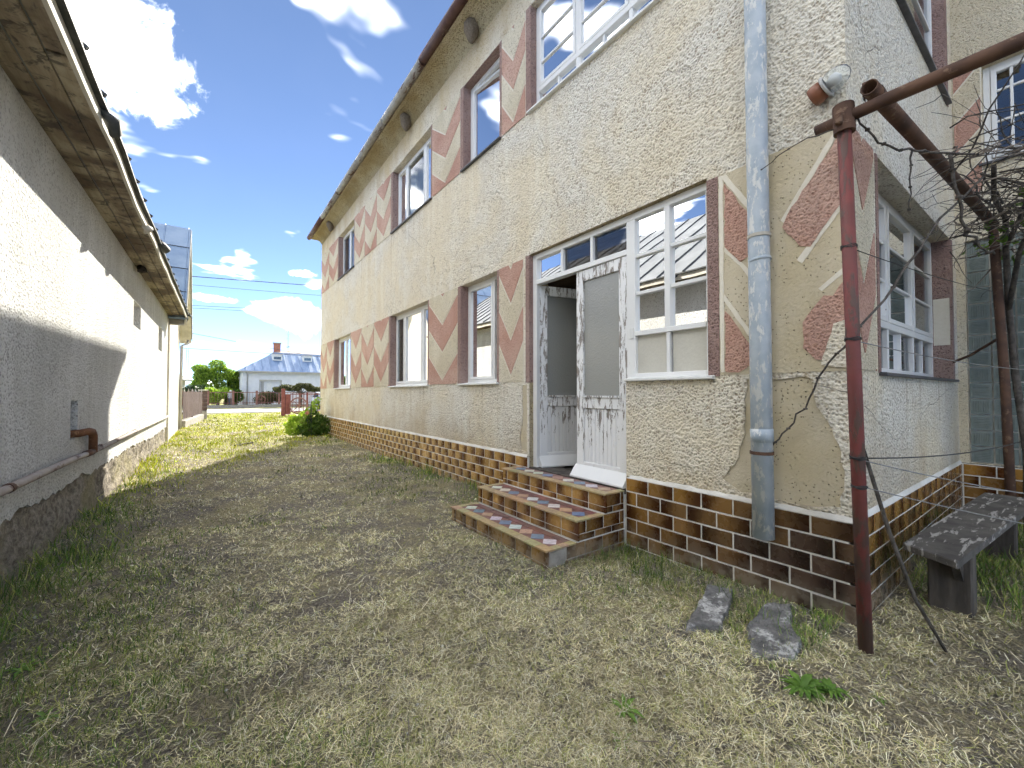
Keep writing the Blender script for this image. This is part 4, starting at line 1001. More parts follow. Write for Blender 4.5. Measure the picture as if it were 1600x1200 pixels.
mb = MB().add([(X0-e, Y0-e, 3.75), (X1+e, Y0-e, 3.75), (k2, yr, zr), (k1, yr, zr), (X0-e, Y1+e, 3.75), (X1+e, Y1+e, 3.75), (k2, 59.4, zr), (k1, 59.4, zr), (X0-e, Y0-e, 3.66), (X1+e, Y0-e, 3.66)],
              [(0, 1, 2, 3), (0, 3, 7, 4), (1, 5, 6, 2), (4, 7, 6, 5), (0, 8, 9, 1)])
rf = mb.build('roof', 'roof_blue_far', wh)
for k in range(26):
    f = k/25; xa = X0-e+(X1-X0+2*e)*f; t_ = 1.0
    if xa < k1: t_ = (xa-(X0-e))/(k1-(X0-e))
    if xa > k2: t_ = ((X1+e)-xa)/((X1+e)-k2)
    if t_ > .05:
        yb_ = Y0-e+(yr-Y0+e)*t_; zb_ = 3.75+(zr-3.75)*t_; MB().add([(xa-.03, Y0-e, 3.755), (xa+.03, Y0-e, 3.755), (xa, Y0-e, 3.81), (xa-.03, yb_, zb_+.005), (xa+.03, yb_, zb_+.005), (xa, yb_, zb_+.06)], [(0, 2, 5, 3), (2, 1, 4, 5)]).build('roof_seam', 'roof_blue_far', rf)
MB().add([(k1-.2, yr-.1, zr-.02), (k2+.2, yr-.1, zr-.02), (k2-2.2, 57.5, zr+.62), (k1+2.2, 57.5, zr+.62), (k1-.2, 59.5, zr-.02), (k2+.2, 59.5, zr-.02)], [(0, 1, 2, 3), (0, 3, 4), (1, 5, 2), (3, 2, 5, 4)]).build('roof_crown', 'roof_beige', wh)
for xc in (6.15, 9.25):
    yy = 53.9; zz = 5.12
    dm = MB().box(xc-.48, xc+.48, yy-.3, yy+.9, zz-.06, zz+.60).build('dormer', 'sill_white', rf, bevel=.03); MB().box(xc-.36, xc+.36, yy-.312, yy-.302, zz+.06, zz+.38).build('dormer_pane', 'car_glass', rf)
    MB().box(xc-.56, xc+.56, yy-.45, yy+.9, zz+.602, zz+.67).build('dormer_roof', 'sill_white', rf)
MB().box(6.05, 6.75, 56.0, 56.6, 5.9, 7.25).build('chimney', 'brick_red', wh); MB().box(5.98, 6.82, 55.93, 56.67, 7.252, 7.36).build('chimney_cap', 'concrete', wh)
mb = MB(); mb.tube([(7.55, 56.2, 6.1), (7.55, 56.2, 9.1)], .025, 5)
for zz in (7.9, 8.4, 8.8): mb.tube([(7.3, 56.2, zz), (7.8, 56.2, zz)], .012, 4)
mb.tube([(7.4, 56.15, 6.9), (7.7, 56.1, 6.95)], .07, 6); mb.build('antenna', 'wire_grey', wh)
mb = MB(); mb.tube([(3.05, Y0-.35, 3.62), (3.2, Y0-.1, 3.35), (3.2, Y0-.07, 0)], .06, 8); mb.build('rain_pipe', 'bg_grey', wh, smooth=True)
MB().box(X0-e, X1+e, Y0-e-.1, Y0-e+.02, 3.62, 3.72).build('gutter', 'bg_grey', wh)

sh = thing('small_house', 'small grey house with low roof far behind the barn end', 'house', (-3.6, 62, 0))
MB().box(-4, 1.0, 0, 6, -.1, 3.0).build('wall', 'bg_grey', sh)
MB().add([(-4.6, -.6, 2.95), (1.9, -.6, 2.95), (1.9, 6.6, 2.95), (-4.6, 6.6, 2.95), (-3.5, 3, 4.1), (0, 3, 4.1), (-4.6, -.6, 2.85), (1.9, -.6, 2.85), (1.9, 6.6, 2.85)], [(0, 1, 5, 4), (1, 2, 5), (2, 3, 4, 5), (3, 0, 4), (0, 6, 7, 1), (1, 7, 8, 2)]).build('roof', 'bg_grey', sh)
MB().box(-.6, -.1, 2.4, 2.9, 3.6, 5.2).build('chimney', 'brick_red', sh)
mt = thing('lattice_mast', 'thin steel lattice mast standing far behind the trees', 'mast', (-4.2, 120, 0))
for a, b in ((-.4, -.4), (.4, -.4), (.4, .4), (-.4, .4)): MB().tube([(a, b, 0), (a*.5, b*.5, 11.5)], .05, 4).build('leg', 'bg_grey', mt)
mb = MB()
for k in range(12):
    z = k*.95; q = .4-.2*z/11.5
    for (a, b, c_, d_) in ((-q, -q, q, -q), (q, -q, q, q), (q, q, -q, q), (-q, q, -q, -q)): mb.tube([(a, b, z), (c_, d_, z+.9)], .025, 4)
mb.build('bracing', 'bg_grey', mt)

# ------------------------------------------------------------------ foliage
def leaves(name, m, parent, blobs, n, size, seed=0, up=.3, shell=.55):
    """diamond leaves spread through a set of ellipsoids (cx,cy,cz,rx,ry,rz)"""
    g = np.random.default_rng(seed); bl = np.array(blobs, float); vol = (bl[:, 3]*bl[:, 4]*bl[:, 5])**.75; pick = g.choice(len(bl), n, p=vol/vol.sum())
    dr = g.normal(size=(n, 3)); dr /= np.linalg.norm(dr, axis=1)[:, None]; rad = shell+(1-shell)*g.random(n)**.6; rad *= g.normal(1, .07, n)
    c = bl[pick, :3]+dr*rad[:, None]*bl[pick, 3:]
    c[:, 2] = np.maximum(c[:, 2], .02)
    nr = dr*.6+g.normal(size=(n, 3))*.7; nr[:, 2] += up; nr /= np.linalg.norm(nr, axis=1)[:, None]
    a = np.cross(nr, g.normal(size=(n, 3))); a /= np.linalg.norm(a, axis=1)[:, None]; b = np.cross(nr, a)
    s = size*g.uniform(.55, 1.4, n)[:, None]
    v = np.stack([c-a*s, c-b*s*.55+nr*s*.12, c+a*s, c+b*s*.55+nr*s*.12], 1).reshape(-1, 3)
    lp = np.arange(n*4).reshape(-1, 4); return npmesh(name, v, 4, lp, m, parent)
def tree(name, label, cat, loc, blobs, m, n, size, trunk_h, trunk_r, seed, limbs=5, group=None, extra=None):
    t_ = thing(name, label, cat, loc, 0, group); rr = random.Random(seed); mb = MB()
    mb.tube([(0, 0, -.1), (.05, 0, trunk_h*.5), (0, .05, trunk_h)], [trunk_r, trunk_r*.8, trunk_r*.6], 8)
    for k in range(limbs):
        b = blobs[k % len(blobs)]; e_ = Vector((b[0], b[1], b[2])); m_ = Vector((e_.x*.4, e_.y*.4, (trunk_h*.7+e_.z)/2)); mb.tube([(0, 0, trunk_h*.7), m_, e_], [trunk_r*.5, trunk_r*.35, trunk_r*.12], 6)
    mb.build('trunk', 'bark', t_, smooth=True); cr = leaves('crown', m, t_, blobs, n, size, seed)
    if extra: leaves('crown', extra[0], t_, blobs, extra[1], size, seed+50)
    return t_
rb = random.Random(5)
def bl_rand(n, spread, zc, zr, r0, r1): return [(rb.uniform(-1, 1)*spread[0], rb.uniform(-1, 1)*spread[1], zc+rb.uniform(-1, 1)*zr, rb.uniform(r0, r1), rb.uniform(r0, r1), rb.uniform(r0, r1)*.85) for _ in range(n)]
tree('leafy_tree', 'large bright green tree left of the white house', 'tree', (.75, 57, 0), bl_rand(16, (1.7, 1.2), 2.9, 1.3, .55, .95)+[(-.1, 0, 4.5, .85, .85, .65), (-1.5, 0, 3.2, .7, .7, .6), (1.2, 0, 3.4, .8, .8, .7)], 'leaf_bright', 13000, .10, 2.4, .16, 3, 6, extra=('leaf_mid', 5000))
tree('conifer_hedge', 'dark clipped evergreen hedge behind the brown fence', 'hedge', (-1.2, 52, 0), bl_rand(8, (1.1, .5), 1.5, .55, .6, .85), 'leaf_dark', 6500, .10, 1.4, .1, 4, 4)
tree('garden_shrub', 'yellow-green garden shrub behind the street fence', 'shrub', (.6, 50.5, 0), bl_rand(8, (.9, .5), 1.0, .5, .45, .7), 'leaf_bright', 4200, .09, .8, .06, 6, 4)
tree('garden_shrub', 'mid green shrub next to the corner of the white house', 'shrub', (2.0, 51, 0), bl_rand(8, (.75, .5), 1.2, .8, .4, .65), 'leaf_mid', 4200, .09, .9, .06, 8, 4)
tree('round_bush', 'rounded olive bush clipped in front of the white house', 'bush', (5.0, 48.6, 0), bl_rand(9, (.9, .3), .85, .25, .5, .68), 'leaf_olive', 6000, .07, .5, .07, 9, 3)
tree('umbrella_tree', 'small flat-topped dark tree above the parked car', 'tree', (7.3, 45.4, 0), [(x_, rb.uniform(-.4, .4), 2.05+.35*math.sin(i*1.7)*.4-.16*abs(x_), .55, .5, .26) for i, x_ in enumerate((-1.9, -1.4, -.9, -.5, 0, .5, 1.0, 1.5))], 'leaf_olive', 3800, .10, 1.9, .09, 10, 8)
for i, (x_, y_, h_, lab) in enumerate(((-9, 75, 6, 'broad tree standing behind the small grey house'), (24, 70, 7, 'tall tree rising behind the right side of the white house'), (-16, 60, 6, 'tree beyond the neighbour house with the blue roof'))):
    tree('street_tree', lab, 'tree', (x_, y_, 0), bl_rand(9, (1.8, 1.8), h_*.62, 1.1, 1.0, 1.7), 'leaf_mid', 3500, .22, h_*.45, .18, 20+i, 5, 'trees beyond the street')
# rose bush at the far house corner
ro = thing('rose_bush', 'leafy rose bush with a pink bloom and stake at the far house corner', 'bush', (2.62, 14.75, 0)); mb = MB()
for k in range(9):
    a = rb.uniform(0, 6.28); e_ = rb.uniform(.2, .5); mb.tube([(0, 0, -.03), (.4*e_*math.cos(a), .4*e_*math.sin(a), .35), (e_*math.cos(a), e_*math.sin(a), .8)], [.012, .009, .004], 5)
mb.build('stem', 'bark', ro)
leaves('foliage', 'leaf_bright', ro, [(-.30, .1, .40, .33, .28, .26), (-.48, -.1, .22, .25, .2, .16), (-.1, .1, .62, .26, .24, .2), (.2, .15, 1.0, .13, .13, .2), (.28, .1, 1.16, .10, .1, .1), (-.45, .05, .58, .16, .14, .12), (.02, 0, .84, .15, .15, .12), (-.62, 0, .40, .12, .12, .1)], 1900, .042, 31)
leaves('foliage', 'leaf_mid', ro, [(.32, -.15, .34, .36, .3, .33), (.0, -.2, .22, .45, .3, .22), (.15, 0, .5, .3, .3, .3)], 1500, .05, 32)
bmf = leaves('bloom', 'petal_pink', ro, [(-.12, -.3, .78, .055, .055, .05)], 60, .032, 33, 0, .2)
MB().tube([(.02, -.22, -.05), (-.0, -.24, 1.12)], .012, 6).build('stake', 'wire_dark', ro)

# ------------------------------------------------------------------ parked car and person across the way
car = thing('parked_car', 'pale blue-white car parked beyond the maroon gate', 'car', (8.2, 39.0, .02), R(90))
prof = [(-2.05, .35), (-2.08, .75), (-1.95, .92), (-1.15, .98), (-.65, 1.42), (.65, 1.47), (1.35, 1.02), (1.95, .9), (2.08, .6), (2.05, .32)]
def carmp(u, v, d):
    k = max(0, (v-.95)/.55); return (u, d*(1-.20*k), v)
mb = MB(); mb.prism(prof, -.85, .85, carmp); mb.build('body', 'car_white', car, bevel=.05)
mb = MB(); mb.prism([(-1.02, 1.0), (-.62, 1.36), (.60, 1.40), (1.18, 1.02)], -.862, .862, carmp); mb.build('side_window', 'car_glass', car)
mb = MB(); mb.prism([(1.28, 1.05), (.70, 1.45), (.72, 1.47), (1.32, 1.06)], -.72, .72, carmp); mb.build('windscreen', 'car_glass', car)
mb = MB(); mb.prism([(-1.13, 1.0), (-.68, 1.43), (-.71, 1.45), (-1.17, 1.0)], -.72, .72, carmp); mb.build('rear_window', 'car_glass', car)
for u in (-1.3, 1.3):
    for d_ in (-.80, .80):
        w_ = MB().tube([(u, d_-.09, .31), (u, d_+.09, .31)], .31, 18).build('wheel', 'tyre_black', car); MB().tube([(u, d_-.095, .31), (u, d_+.095, .31)], .19, 12).build('rim', 'bg_grey', w_)
for d_ in (-.6, .6): MB().box(2.02, 2.09, d_-.15, d_+.15, .62, .76).build('headlight', 'lamp_glass', car, bevel=.02)
for d_ in (-.6, .6): MB().box(-2.10, -2.03, d_-.15, d_+.15, .68, .84).build('tail_light', 'fence_maroon', car, bevel=.02)
# person: one skinned body
def person(loc, rotz):
    J = {'pel': (0, 0, .88), 'spine': (0, 0, 1.12), 'chest': (0, 0, 1.30), 'neck': (0, 0, 1.43), 'hd': (0, -.02, 1.53), 'top': (0, -.01, 1.64),
         'shl': (.17, 0, 1.36), 'ell': (.24, .02, 1.10), 'wrl': (.22, -.10, .90), 'hl': (.21, -.13, .83), 'shr': (-.17, 0, 1.36), 'elr': (-.24, .02, 1.10), 'wrr': (-.20, -.12, .92), 'hr': (-.18, -.16, .86),
         'hil': (.09, 0, .86), 'knl': (.10, -.02, .47), 'anl': (.10, .02, .08), 'tol': (.11, -.14, .04), 'hir': (-.09, 0, .86), 'knr': (-.10, -.01, .47), 'anr': (-.11, .03, .08), 'tor': (-.12, -.13, .04)}
    E = [('pel', 'spine'), ('spine', 'chest'), ('chest', 'neck'), ('neck', 'hd'), ('hd', 'top'), ('chest', 'shl'), ('shl', 'ell'), ('ell', 'wrl'), ('wrl', 'hl'), ('chest', 'shr'), ('shr', 'elr'), ('elr', 'wrr'), ('wrr', 'hr'), ('pel', 'hil'), ('hil', 'knl'), ('knl', 'anl'), ('anl', 'tol'), ('pel', 'hir'), ('hir', 'knr'), ('knr', 'anr'), ('anr', 'tor')]
    rad = {'pel': (.15, .11), 'spine': (.14, .10), 'chest': (.16, .11), 'neck': (.05, .05), 'hd': (.085, .095), 'top': (.06, .07), 'shl': (.06, .06), 'shr': (.06, .06), 'ell': (.043, .043), 'elr': (.043, .043), 'wrl': (.03, .03), 'wrr': (.03, .03), 'hl': (.035, .02), 'hr': (.035, .02), 'hil': (.085, .085), 'hir': (.085, .085), 'knl': (.06, .06), 'knr': (.06, .06), 'anl': (.04, .04), 'anr': (.04, .04), 'tol': (.04, .03), 'tor': (.04, .03)}
    keys = list(J); me = bpy.data.meshes.new('person'); me.from_pydata([J[k] for k in keys], [(keys.index(a), keys.index(b)) for a, b in E], [])
    o = bpy.data.objects.new('person', me); COL.objects.link(o); o.location = loc; o.rotation_euler = (0, 0, rotz)
    sk = o.modifiers.new('skin', 'SKIN'); ss = o.modifiers.new('sub', 'SUBSURF'); ss.levels = 2; ss.render_levels = 2
    for i, k in enumerate(keys): me.skin_vertices[0].data[i].radius = rad[k]; me.skin_vertices[0].data[i].use_root = (k == 'pel')
    def fn(t):
        z = t.xyz(t.new('ShaderNodeTexCoord').outputs['Object'])[2]
        c = t.mix(t.m('GREATER_THAN', z, .9), (.09, .09, .11), (.32, .34, .37)); c = t.mix(t.m('GREATER_THAN', z, 1.42), c, (.48, .30, .22)); c = t.mix(t.m('LESS_THAN', z, .07), c, (.04, .03, .03))
        return {'Base Color': c, 'Roughness': .85}
    me.materials.append(mat('person_cloth', fn))
    for p in me.polygons: p.use_smooth = True
    return o
pr = person((1.62, 48.3, -.01), R(150)); tag(pr, 'person in grey top and dark trousers standing behind the street fence', 'person')
bm = bmesh.new(); bmesh.ops.create_icosphere(bm, subdivisions=2, radius=.105)
for v in bm.verts: v.co.z = max(v.co.z, -.02)
me = bpy.data.meshes.new('hair'); bm.to_mesh(me); bm.free(); o = bpy.data.objects.new('hair', me); COL.objects.link(o); me.materials.append(MATS['hair_white']); o.parent = pr; o.location = (0, 0, 1.575)

# ------------------------------------------------------------------ overhead power lines
def wire(name, a, b, sag, r, m, label, cat, group=None, n=16):
    a, b = Vector(a), Vector(b); pts = [a.lerp(b, i/n)-Vector((0, 0, sag*4*(i/n)*(1-i/n))) for i in range(n+1)]
    o = MB().tube(pts, r, 5).build(name, m, smooth=True); tag(o, label, cat, group); return o
PL = (((-20, 31, 7.3), (30, 33, 11.4), .4, .024, 'topmost dark power line crossing the sky'), ((-20, 31, 7.2), (30, 33, 10.2), .4, .012, 'thin power line just under the topmost one'),
      ((-20, 32, 5.9), (30, 33, 9.3), .4, .013, 'third power line from the top of the sky'), ((-20, 32, 6.0), (30, 33, 9.1), .55, .013, 'fourth power line from the top, close under the third'),
      ((-20, 32, 8.2), (30, 34, .9), .3, .014, 'power line sloping down towards the brick chimney'), ((-20, 32, 4.6), (30, 34, 4.2), .3, .013, 'lowest power line just above the trees'))
for a, b, s_, r_, lab in PL: wire('power_line', a, b, s_, r_, 'wire_dark', lab, 'power line', 'power lines over the street')

# ------------------------------------------------------------------ pergola, vine and laundry wires
pg = thing('pergola', 'rusty pipe pergola with a red post at the house corner', 'pergola', (0, 0, 0))
post = MB().tube([(2.955, .735, -.15), (2.952, .765, 1.5), (2.945, .792, 3.02)], .034, 16).build('post', 'pole_red', pg, smooth=True); post['label'] = 'red painted steel post with dark rust'
MB().tube([(2.945, .788, 2.90), (2.944, .793, 3.06)], .052, 14).build('collar', 'rust_dark', pg)
MB().box(2.86, 3.03, .78, .815, 2.93, 2.99).build('clamp', 'rust_dark', pg, bevel=.006)
MB().tube([(2.955, .93, 2.985), (2.945, .60, 2.99), (2.93, -.3, 2.975), (2.93, -1.8, 2.97)], [.031, .034, .037, .037], 12).build('beam', 'rust_dark', pg, smooth=True)
b2 = MB(); b2.tube([(2.90, .665, 3.075), (4.2, .60, 3.08), (6.25, .50, 3.06)], .040, 14, cap=False).build('beam', 'rust_dark', pg, smooth=True).modifiers.new('t', 'SOLIDIFY').thickness = .006
MB().tube([(2.985, .665, 3.075), (3.03, .665, 3.075)], .047, 14, cap=False).build('collar', 'rust_dark', pg)
MB().tube([(2.97, .70, 3.075), (2.97, .70, 3.15)], .012, 6).build('bolt', 'rust_dark', pg)
MB().tube([(6.22, .425, -.1), (6.2, .45, 1.5), (6.18, .50, 3.05)], .035, 12).build('post', 'rust_dark', pg, smooth=True)
MB().tube([(6.2, .46, 1.95), (6.5, .70, 1.80), (6.60, .84, 1.74)], .014, 6).build('brace', 'rust_dark', pg)
for z in (2.23, 1.70, 1.03, .87):
    mb = MB(); yy = .735+.02*z
    for q in range(3): mb.tube([(2.952+.037*math.cos(a), yy+.0+.037*math.sin(a), z+.006*q+.004*math.sin(3*a+q)) for a in [i*math.pi/7 for i in range(15)]], .0028, 5, False)
    mb.build('wire_tie', 'wire_dark', pg)
wire('clothes_wire', (2.99, .77, 1.70), (6.9, .10, 1.62), .05, .0035, 'wire_grey', 'grey wire from the red post past the end wall window', 'wire', 'wires tied to the red post')
wire('clothes_wire', (2.99, .75, 1.03), (6.95, .30, .95), .06, .0045, 'wire_dark', 'twisted dark wire from the red post towards the glass blocks', 'wire', 'wires tied to the red post')
wire('clothes_wire', (2.99, .75, 1.02), (4.6, -.35, .70), .04, .0035, 'wire_grey', 'pale blue-grey wire sagging over the wooden bench', 'wire', 'wires tied to the red post')
wire('clothes_wire', (2.99, .75, .87), (4.4, -.45, .52), .03, .003, 'wire_grey', 'lowest pale wire from the red post across the bench', 'wire', 'wires tied to the red post')
wire('clothes_wire', (2.99, .77, 2.23), (6.9, .45, 2.45), .03, .003, 'wire_dark', 'topmost thin dark wire from the red post across the end window', 'wire', 'wires tied to the red post')
vine = thing('grape_vine', 'bare tangled grape vine climbing over the pergola', 'vine', (6.3, .40, 0)); VO = Vector((6.3, .40, 0)); rv = random.Random(21)
def walk(p, dv, n, step, wob, bias=Vector((0, 0, 0))):
    pts = [p.copy()]; d_ = dv.normalized()
    for _ in range(n):
        d_ = (d_+Vector((rv.gauss(0, wob), rv.gauss(0, wob), rv.gauss(0, wob*.6)))+bias).normalized(); p = p+d_*step; pts.append(p.copy())
    return pts
def vt(mb, pts, r0, r1, n=5):
    k = len(pts); mb.tube([p-VO for p in pts], [r0+(r1-r0)*i/(k-1) for i in range(k)], n)
mb = MB()
vt(mb, [Vector(q) for q in ((6.32, .34, -.05), (6.3, .33, .8), (6.26, .39, 1.6), (6.25, .42, 2.3), (6.15, .42, 2.8), (5.9, .40, 3.0), (5.3, .42, 3.04), (4.6, .36, 3.05))], .032, .014, 8)
vt(mb, [Vector(q) for q in ((6.25, .42, 2.2), (6.0, .33, 2.7), (5.6, .20, 2.95), (4.9, .05, 3.02), (4.2, -.05, 3.0))], .022, .010, 7)
vt(mb, [Vector(q) for q in ((6.15, .42, 2.8), (5.7, .28, 3.0), (5.1, .20, 3.08), (4.5, .16, 3.06), (4.0, .10, 3.1))], .02, .008, 7)
mb.build('trunk', 'bark', vine, smooth=True)
mb = MB(); mb2 = MB(); tips = []
for k in range(330):
    x_ = rv.uniform(3.9, 6.3) if k < 170 else rv.uniform(4.6, 6.3); p = Vector((x_, rv.uniform(-.35, .60), rv.uniform(2.78, 3.16))); dv = Vector((rv.uniform(-1, 1), rv.uniform(-1, .6), rv.gauss(.02, .16)))
    pts = walk(p, dv, rv.randint(5, 12), rv.uniform(.07, .12), .24, Vector((0, 0, (3.0-p.z)*.2))); pts = [q for q in pts if q.y < .76 and q.x < 6.8]
    if len(pts) > 2: vt(mb if rv.random() < .78 else mb2, pts, rv.choice((.003, .004, .005, .006, .011)), .0016, 5); tips += pts[1:]
for k in range(26):   # hanging and short spurs
    p = Vector(rv.choice(tips)); pts = walk(p, Vector((rv.gauss(0, .5), rv.gauss(0, .5), rv.choice((-1, -1, .8)))), rv.randint(3, 6), .07, .3)
    pts = [q for q in pts if q.y < .76]
    if len(pts) > 2: vt(mb, pts, .004, .0018, 4)
mb.build('branch', 'bark', vine, smooth=True); mb2.build('branch', 'twig_pale', vine, smooth=True)
# long canes that reach the corner and the rain pipe
mb = MB()
for Q, r0, r1 in (((( 4.2, .40, 3.02), (3.7, .55, 2.93), (3.35, .62, 2.86), (3.15, .68, 2.87), (2.99, .74, 2.99)), .008, .005), (((2.92, .82, 2.93), (2.9, 1.0, 2.95), (2.98, 1.25, 2.90)), .004, .003),
                  (((4.5, .40, 2.96), (3.9, .55, 2.55), (3.4, .68, 2.05), (3.05, .80, 1.72), (3.08, .95, 1.55), (3.12, 1.07, 1.30), (3.13, 1.2, 1.12), (3.13, 1.3, 1.0)), .008, .005),
                  (((3.5, .60, 2.90), (3.42, .60, 2.70), (3.44, .61, 2.52)), .006, .003), (((4.0, .5, 3.0), (3.95, .48, 2.75), (4.1, .45, 2.5), (4.5, .42, 2.45), (5.0, .4, 2.5)), .012, .007)):
    pts = [Vector(q) for q in Q]; fine = []
    for i in range(len(pts)-1):
        for j in range(4): fine.append(pts[i].lerp(pts[i+1], j/4)+Vector((rv.gauss(0, .006), rv.gauss(0, .006), rv.gauss(0, .006))))
    fine.append(pts[-1]); vt(mb, fine, r0, r1, 6)
    for q in fine[2::3]: mb.tube([q-VO-Vector((0, 0, r0*.7)), q-VO+Vector((0, 0, r0*.7))], r0*1.55, 6)
mb.build('cane', 'bark', vine, smooth=True)
for i, b_ in enumerate(((-.1, -.10, 2.90, .75, .40, .26), (-.7, -.45, 2.95, .9, .35, .20))):
    o = leaves('leaf_cluster', 'leaf_mid', vine, [b_], 85, .045, 41+i, .5, .1); o['kind'] = 'stuff'

# ------------------------------------------------------------------ wall lamp on the corner
lp = thing('wall_lamp', 'glass bulkhead lamp on a brown porcelain base at the house corner', 'lamp', (FX-.055, .985, 3.33))
ax = Vector((-.12, -1, .34)).normalized(); q = ax.to_track_quat('Z', 'Y')
def lath(prof, m, nm, sm=True):
    mb = MB().lathe(prof, 20); mb.v = [tuple(q @ Vector(p)) for p in mb.v]; return mb.build(nm, m, lp, smooth=sm)
lath([(0, -.035), (.058, -.03), (.064, .0), (.060, .035), (.050, .045)], 'porcelain', 'base'); lath([(.050, .045), (.068, .047), (.070, .062), (.060, .064)], 'stone_white', 'collar')
lath([(.058, .06), (.066, .09), (.062, .13), (.048, .165), (.025, .185), (0, .19)], 'lamp_glass', 'glass_cover'); lath([(0, .06), (.018, .07), (.030, .10), (.026, .125), (0, .14)], 'sill_white', 'bulb')
MB().box(.0, .055, -.02, .02, -.02, .02).build('bracket', 'porcelain', lp)

# ------------------------------------------------------------------ bench, leaning stick, slabs
bn = thing('wooden_bench', 'weathered dark plank bench on stump legs beside the end wall', 'bench', (0, 0, 0))
mb = MB().prism([(3.40, .435), (5.95, .255), (5.98, .575), (3.55, .69)], .41, .455, lambda u, v, d: (u, v, d)); mb.build('seat', 'bench_wood', bn, bevel=.006)
for (a, b_, w_) in ((3.95, 4.12, 0), (5.45, 5.62, 0)):
    yc = .43-.055*(a-3.95); MB().box(a, b_, yc+.01, yc+.22, -.06, .409).build('leg', 'bench_leg', bn, bevel=.01)
MB().prism([(3.72, .40), (3.95, .40), (3.95, .18)], .48, .52, lambda u, v, d: (u, d, v)).build('brace', 'bench_leg', bn)
st = MB().tube([(2.995, .775, 1.22), (3.02, .74, 1.05), (3.10, .66, .62), (3.18, .57, .25), (3.27, .47, -.01)], [.009, .010, .011, .010, .008], 7).build('leaning_stick', 'bark', smooth=True); tag(st, 'thin bent stick leaning against the red post', 'stick')
def slab(name, m, pts, h, label, seed, tilt):
    rr = random.Random(seed); cx_ = sum(p[0] for p in pts)/len(pts); cy_ = sum(p[1] for p in pts)/len(pts)
    mb = MB(); poly = [(a-cx_, b-cy_) for a, b in jag(pts, .05, .010, seed)]
    mb.prism(poly, -.06, h, lambda u, v, d: (u*(1 if d < 0 else .82)+rr.gauss(0, .003), v*(1 if d < 0 else .82)+rr.gauss(0, .003), d+rr.gauss(0, .003)))
    o = mb.build(name, m, bevel=.006); o.location = (cx_, cy_, gz(cx_, cy_)); o.rotation_euler = tilt; tag(o, label, 'stone slab')
slab('concrete_kerb', 'slab_stone', [(2.26, 1.42), (2.46, 1.27), (3.02, 1.47), (2.92, 1.63)], .05, 'narrow broken concrete kerb piece lying in grass by the plinth', 4, (.10, -.03, 0))
slab('broken_slab', 'slab_stone', [(2.26, 1.05), (2.50, .90), (2.70, .93), (2.86, 1.06), (3.14, 1.16), (3.02, 1.28), (2.60, 1.23)], .038, 'broken grey slab with white mortar beside the red post', 6, (.05, -.04, .0))
slab('plank', 'bench_leg', [(.50, 13.20), (.54, 13.14), (1.04, 13.68), (1.00, 13.73)], .04, 'short dark plank lying in the sunlit grass', 8, (0, 0, 0)); bpy.data.objects['plank']['category'] = 'plank'

# ------------------------------------------------------------------ grass: dry mown lawn, built blade by blade
def vnoise(x, y, s, seed):
    """cheap smooth value noise"""
    g = np.random.default_rng(seed).random((64, 64)); X = x*s+500; Y = y*s+500; xi = np.floor(X).astype(int); yi = np.floor(Y).astype(int); fx = X-xi; fy = Y-yi
    fx = fx*fx*(3-2*fx); fy = fy*fy*(3-2*fy); a = g[xi % 64, yi % 64]; b = g[(xi+1) % 64, yi % 64]; c = g[xi % 64, (yi+1) % 64]; d_ = g[(xi+1) % 64, (yi+1) % 64]
    return (a*(1-fx)+b*fx)*(1-fy)+(c*(1-fx)+d_*fx)*fy
def fbm(x, y, s, seed): return .5*vnoise(x, y, s, seed)+.3*vnoise(x, y, s*2.1, seed+1)+.2*vnoise(x, y, s*4.3, seed+2)
def gzn(x, y):
    k = np.clip((26-y)/6, 0, 1); return k*(.016*np.sin(1.3*x+.7*y)+.012*np.sin(2.9*y-1.1*x+1)+.008*np.sin(5.3*x+3.1*y))-.012
def barnx(y): return -1.18+.0165*(y-4.5)
def yard(x, y):
    ok = (x > barnx(y)+.015) & ~((x > FX-.02) & (y > EY-.02) & (y < YF)) & (x < SX) & ~((x > 2.2) & (y > SY0) & (y < SY1)) & (y < 34.8)
    return ok
def green_amt(x, y):
    n = fbm(x, y, .9, 3); n2 = fbm(x, y, 2.6, 9)
    g = np.clip((n-.53)*3.0, 0, 1)*.5
    wl = x-barnx(y); g = np.maximum(g, np.clip(1.15-wl/(.55+.9*np.clip((7-y)/4, 0, 1)), 0, 1)*np.clip(.55+n2, 0, 1))           # along the barn
    pl = FX-x; g = np.maximum(g, np.clip(1.1-pl/.75, 0, 1)*((y > 4.2) & (y < 9.5))*np.clip((fbm(x, y, 1.1, 30)-.30)*4, 0, 1))   # under the plinth
    g = np.maximum(g, np.clip(1.2-pl/.85, 0, 1)*((y > .9) & (y < 2.75))*np.clip((n2-.2)*2.5, .25, 1))                            # right of the steps
    g = np.maximum(g, np.clip((x-4.1)/.8, 0, 1)*(y < .85)*.85)                                                                  # under the vine
    g = np.maximum(g, np.clip((y-10)/5, 0, 1)*np.clip((fbm(x, y, .55, 40)-.30)*3.2, .1, 1)*np.where(np.abs(x-.25-.03*(y-12)) < .42, .35, 1)*np.where(np.abs(x-2.0-.03*(y-12)) < .40, .35, 1))
    g = np.maximum(g, np.clip((y-7-(x+1.1)*2)/1.5+.8, 0, 1)*(x < 3)*np.clip((fbm(x, y, .8, 44)-.22)*3, .15, .95))  # sunlit strip: greener colour strengthens the light there
    return np.clip(g, 0, 1)
def bare_amt(x, y): return np.clip((fbm(x, y, 1.25, 60)-.505)*5, 0, 1)*np.clip((9-y)/5, 0, 1)
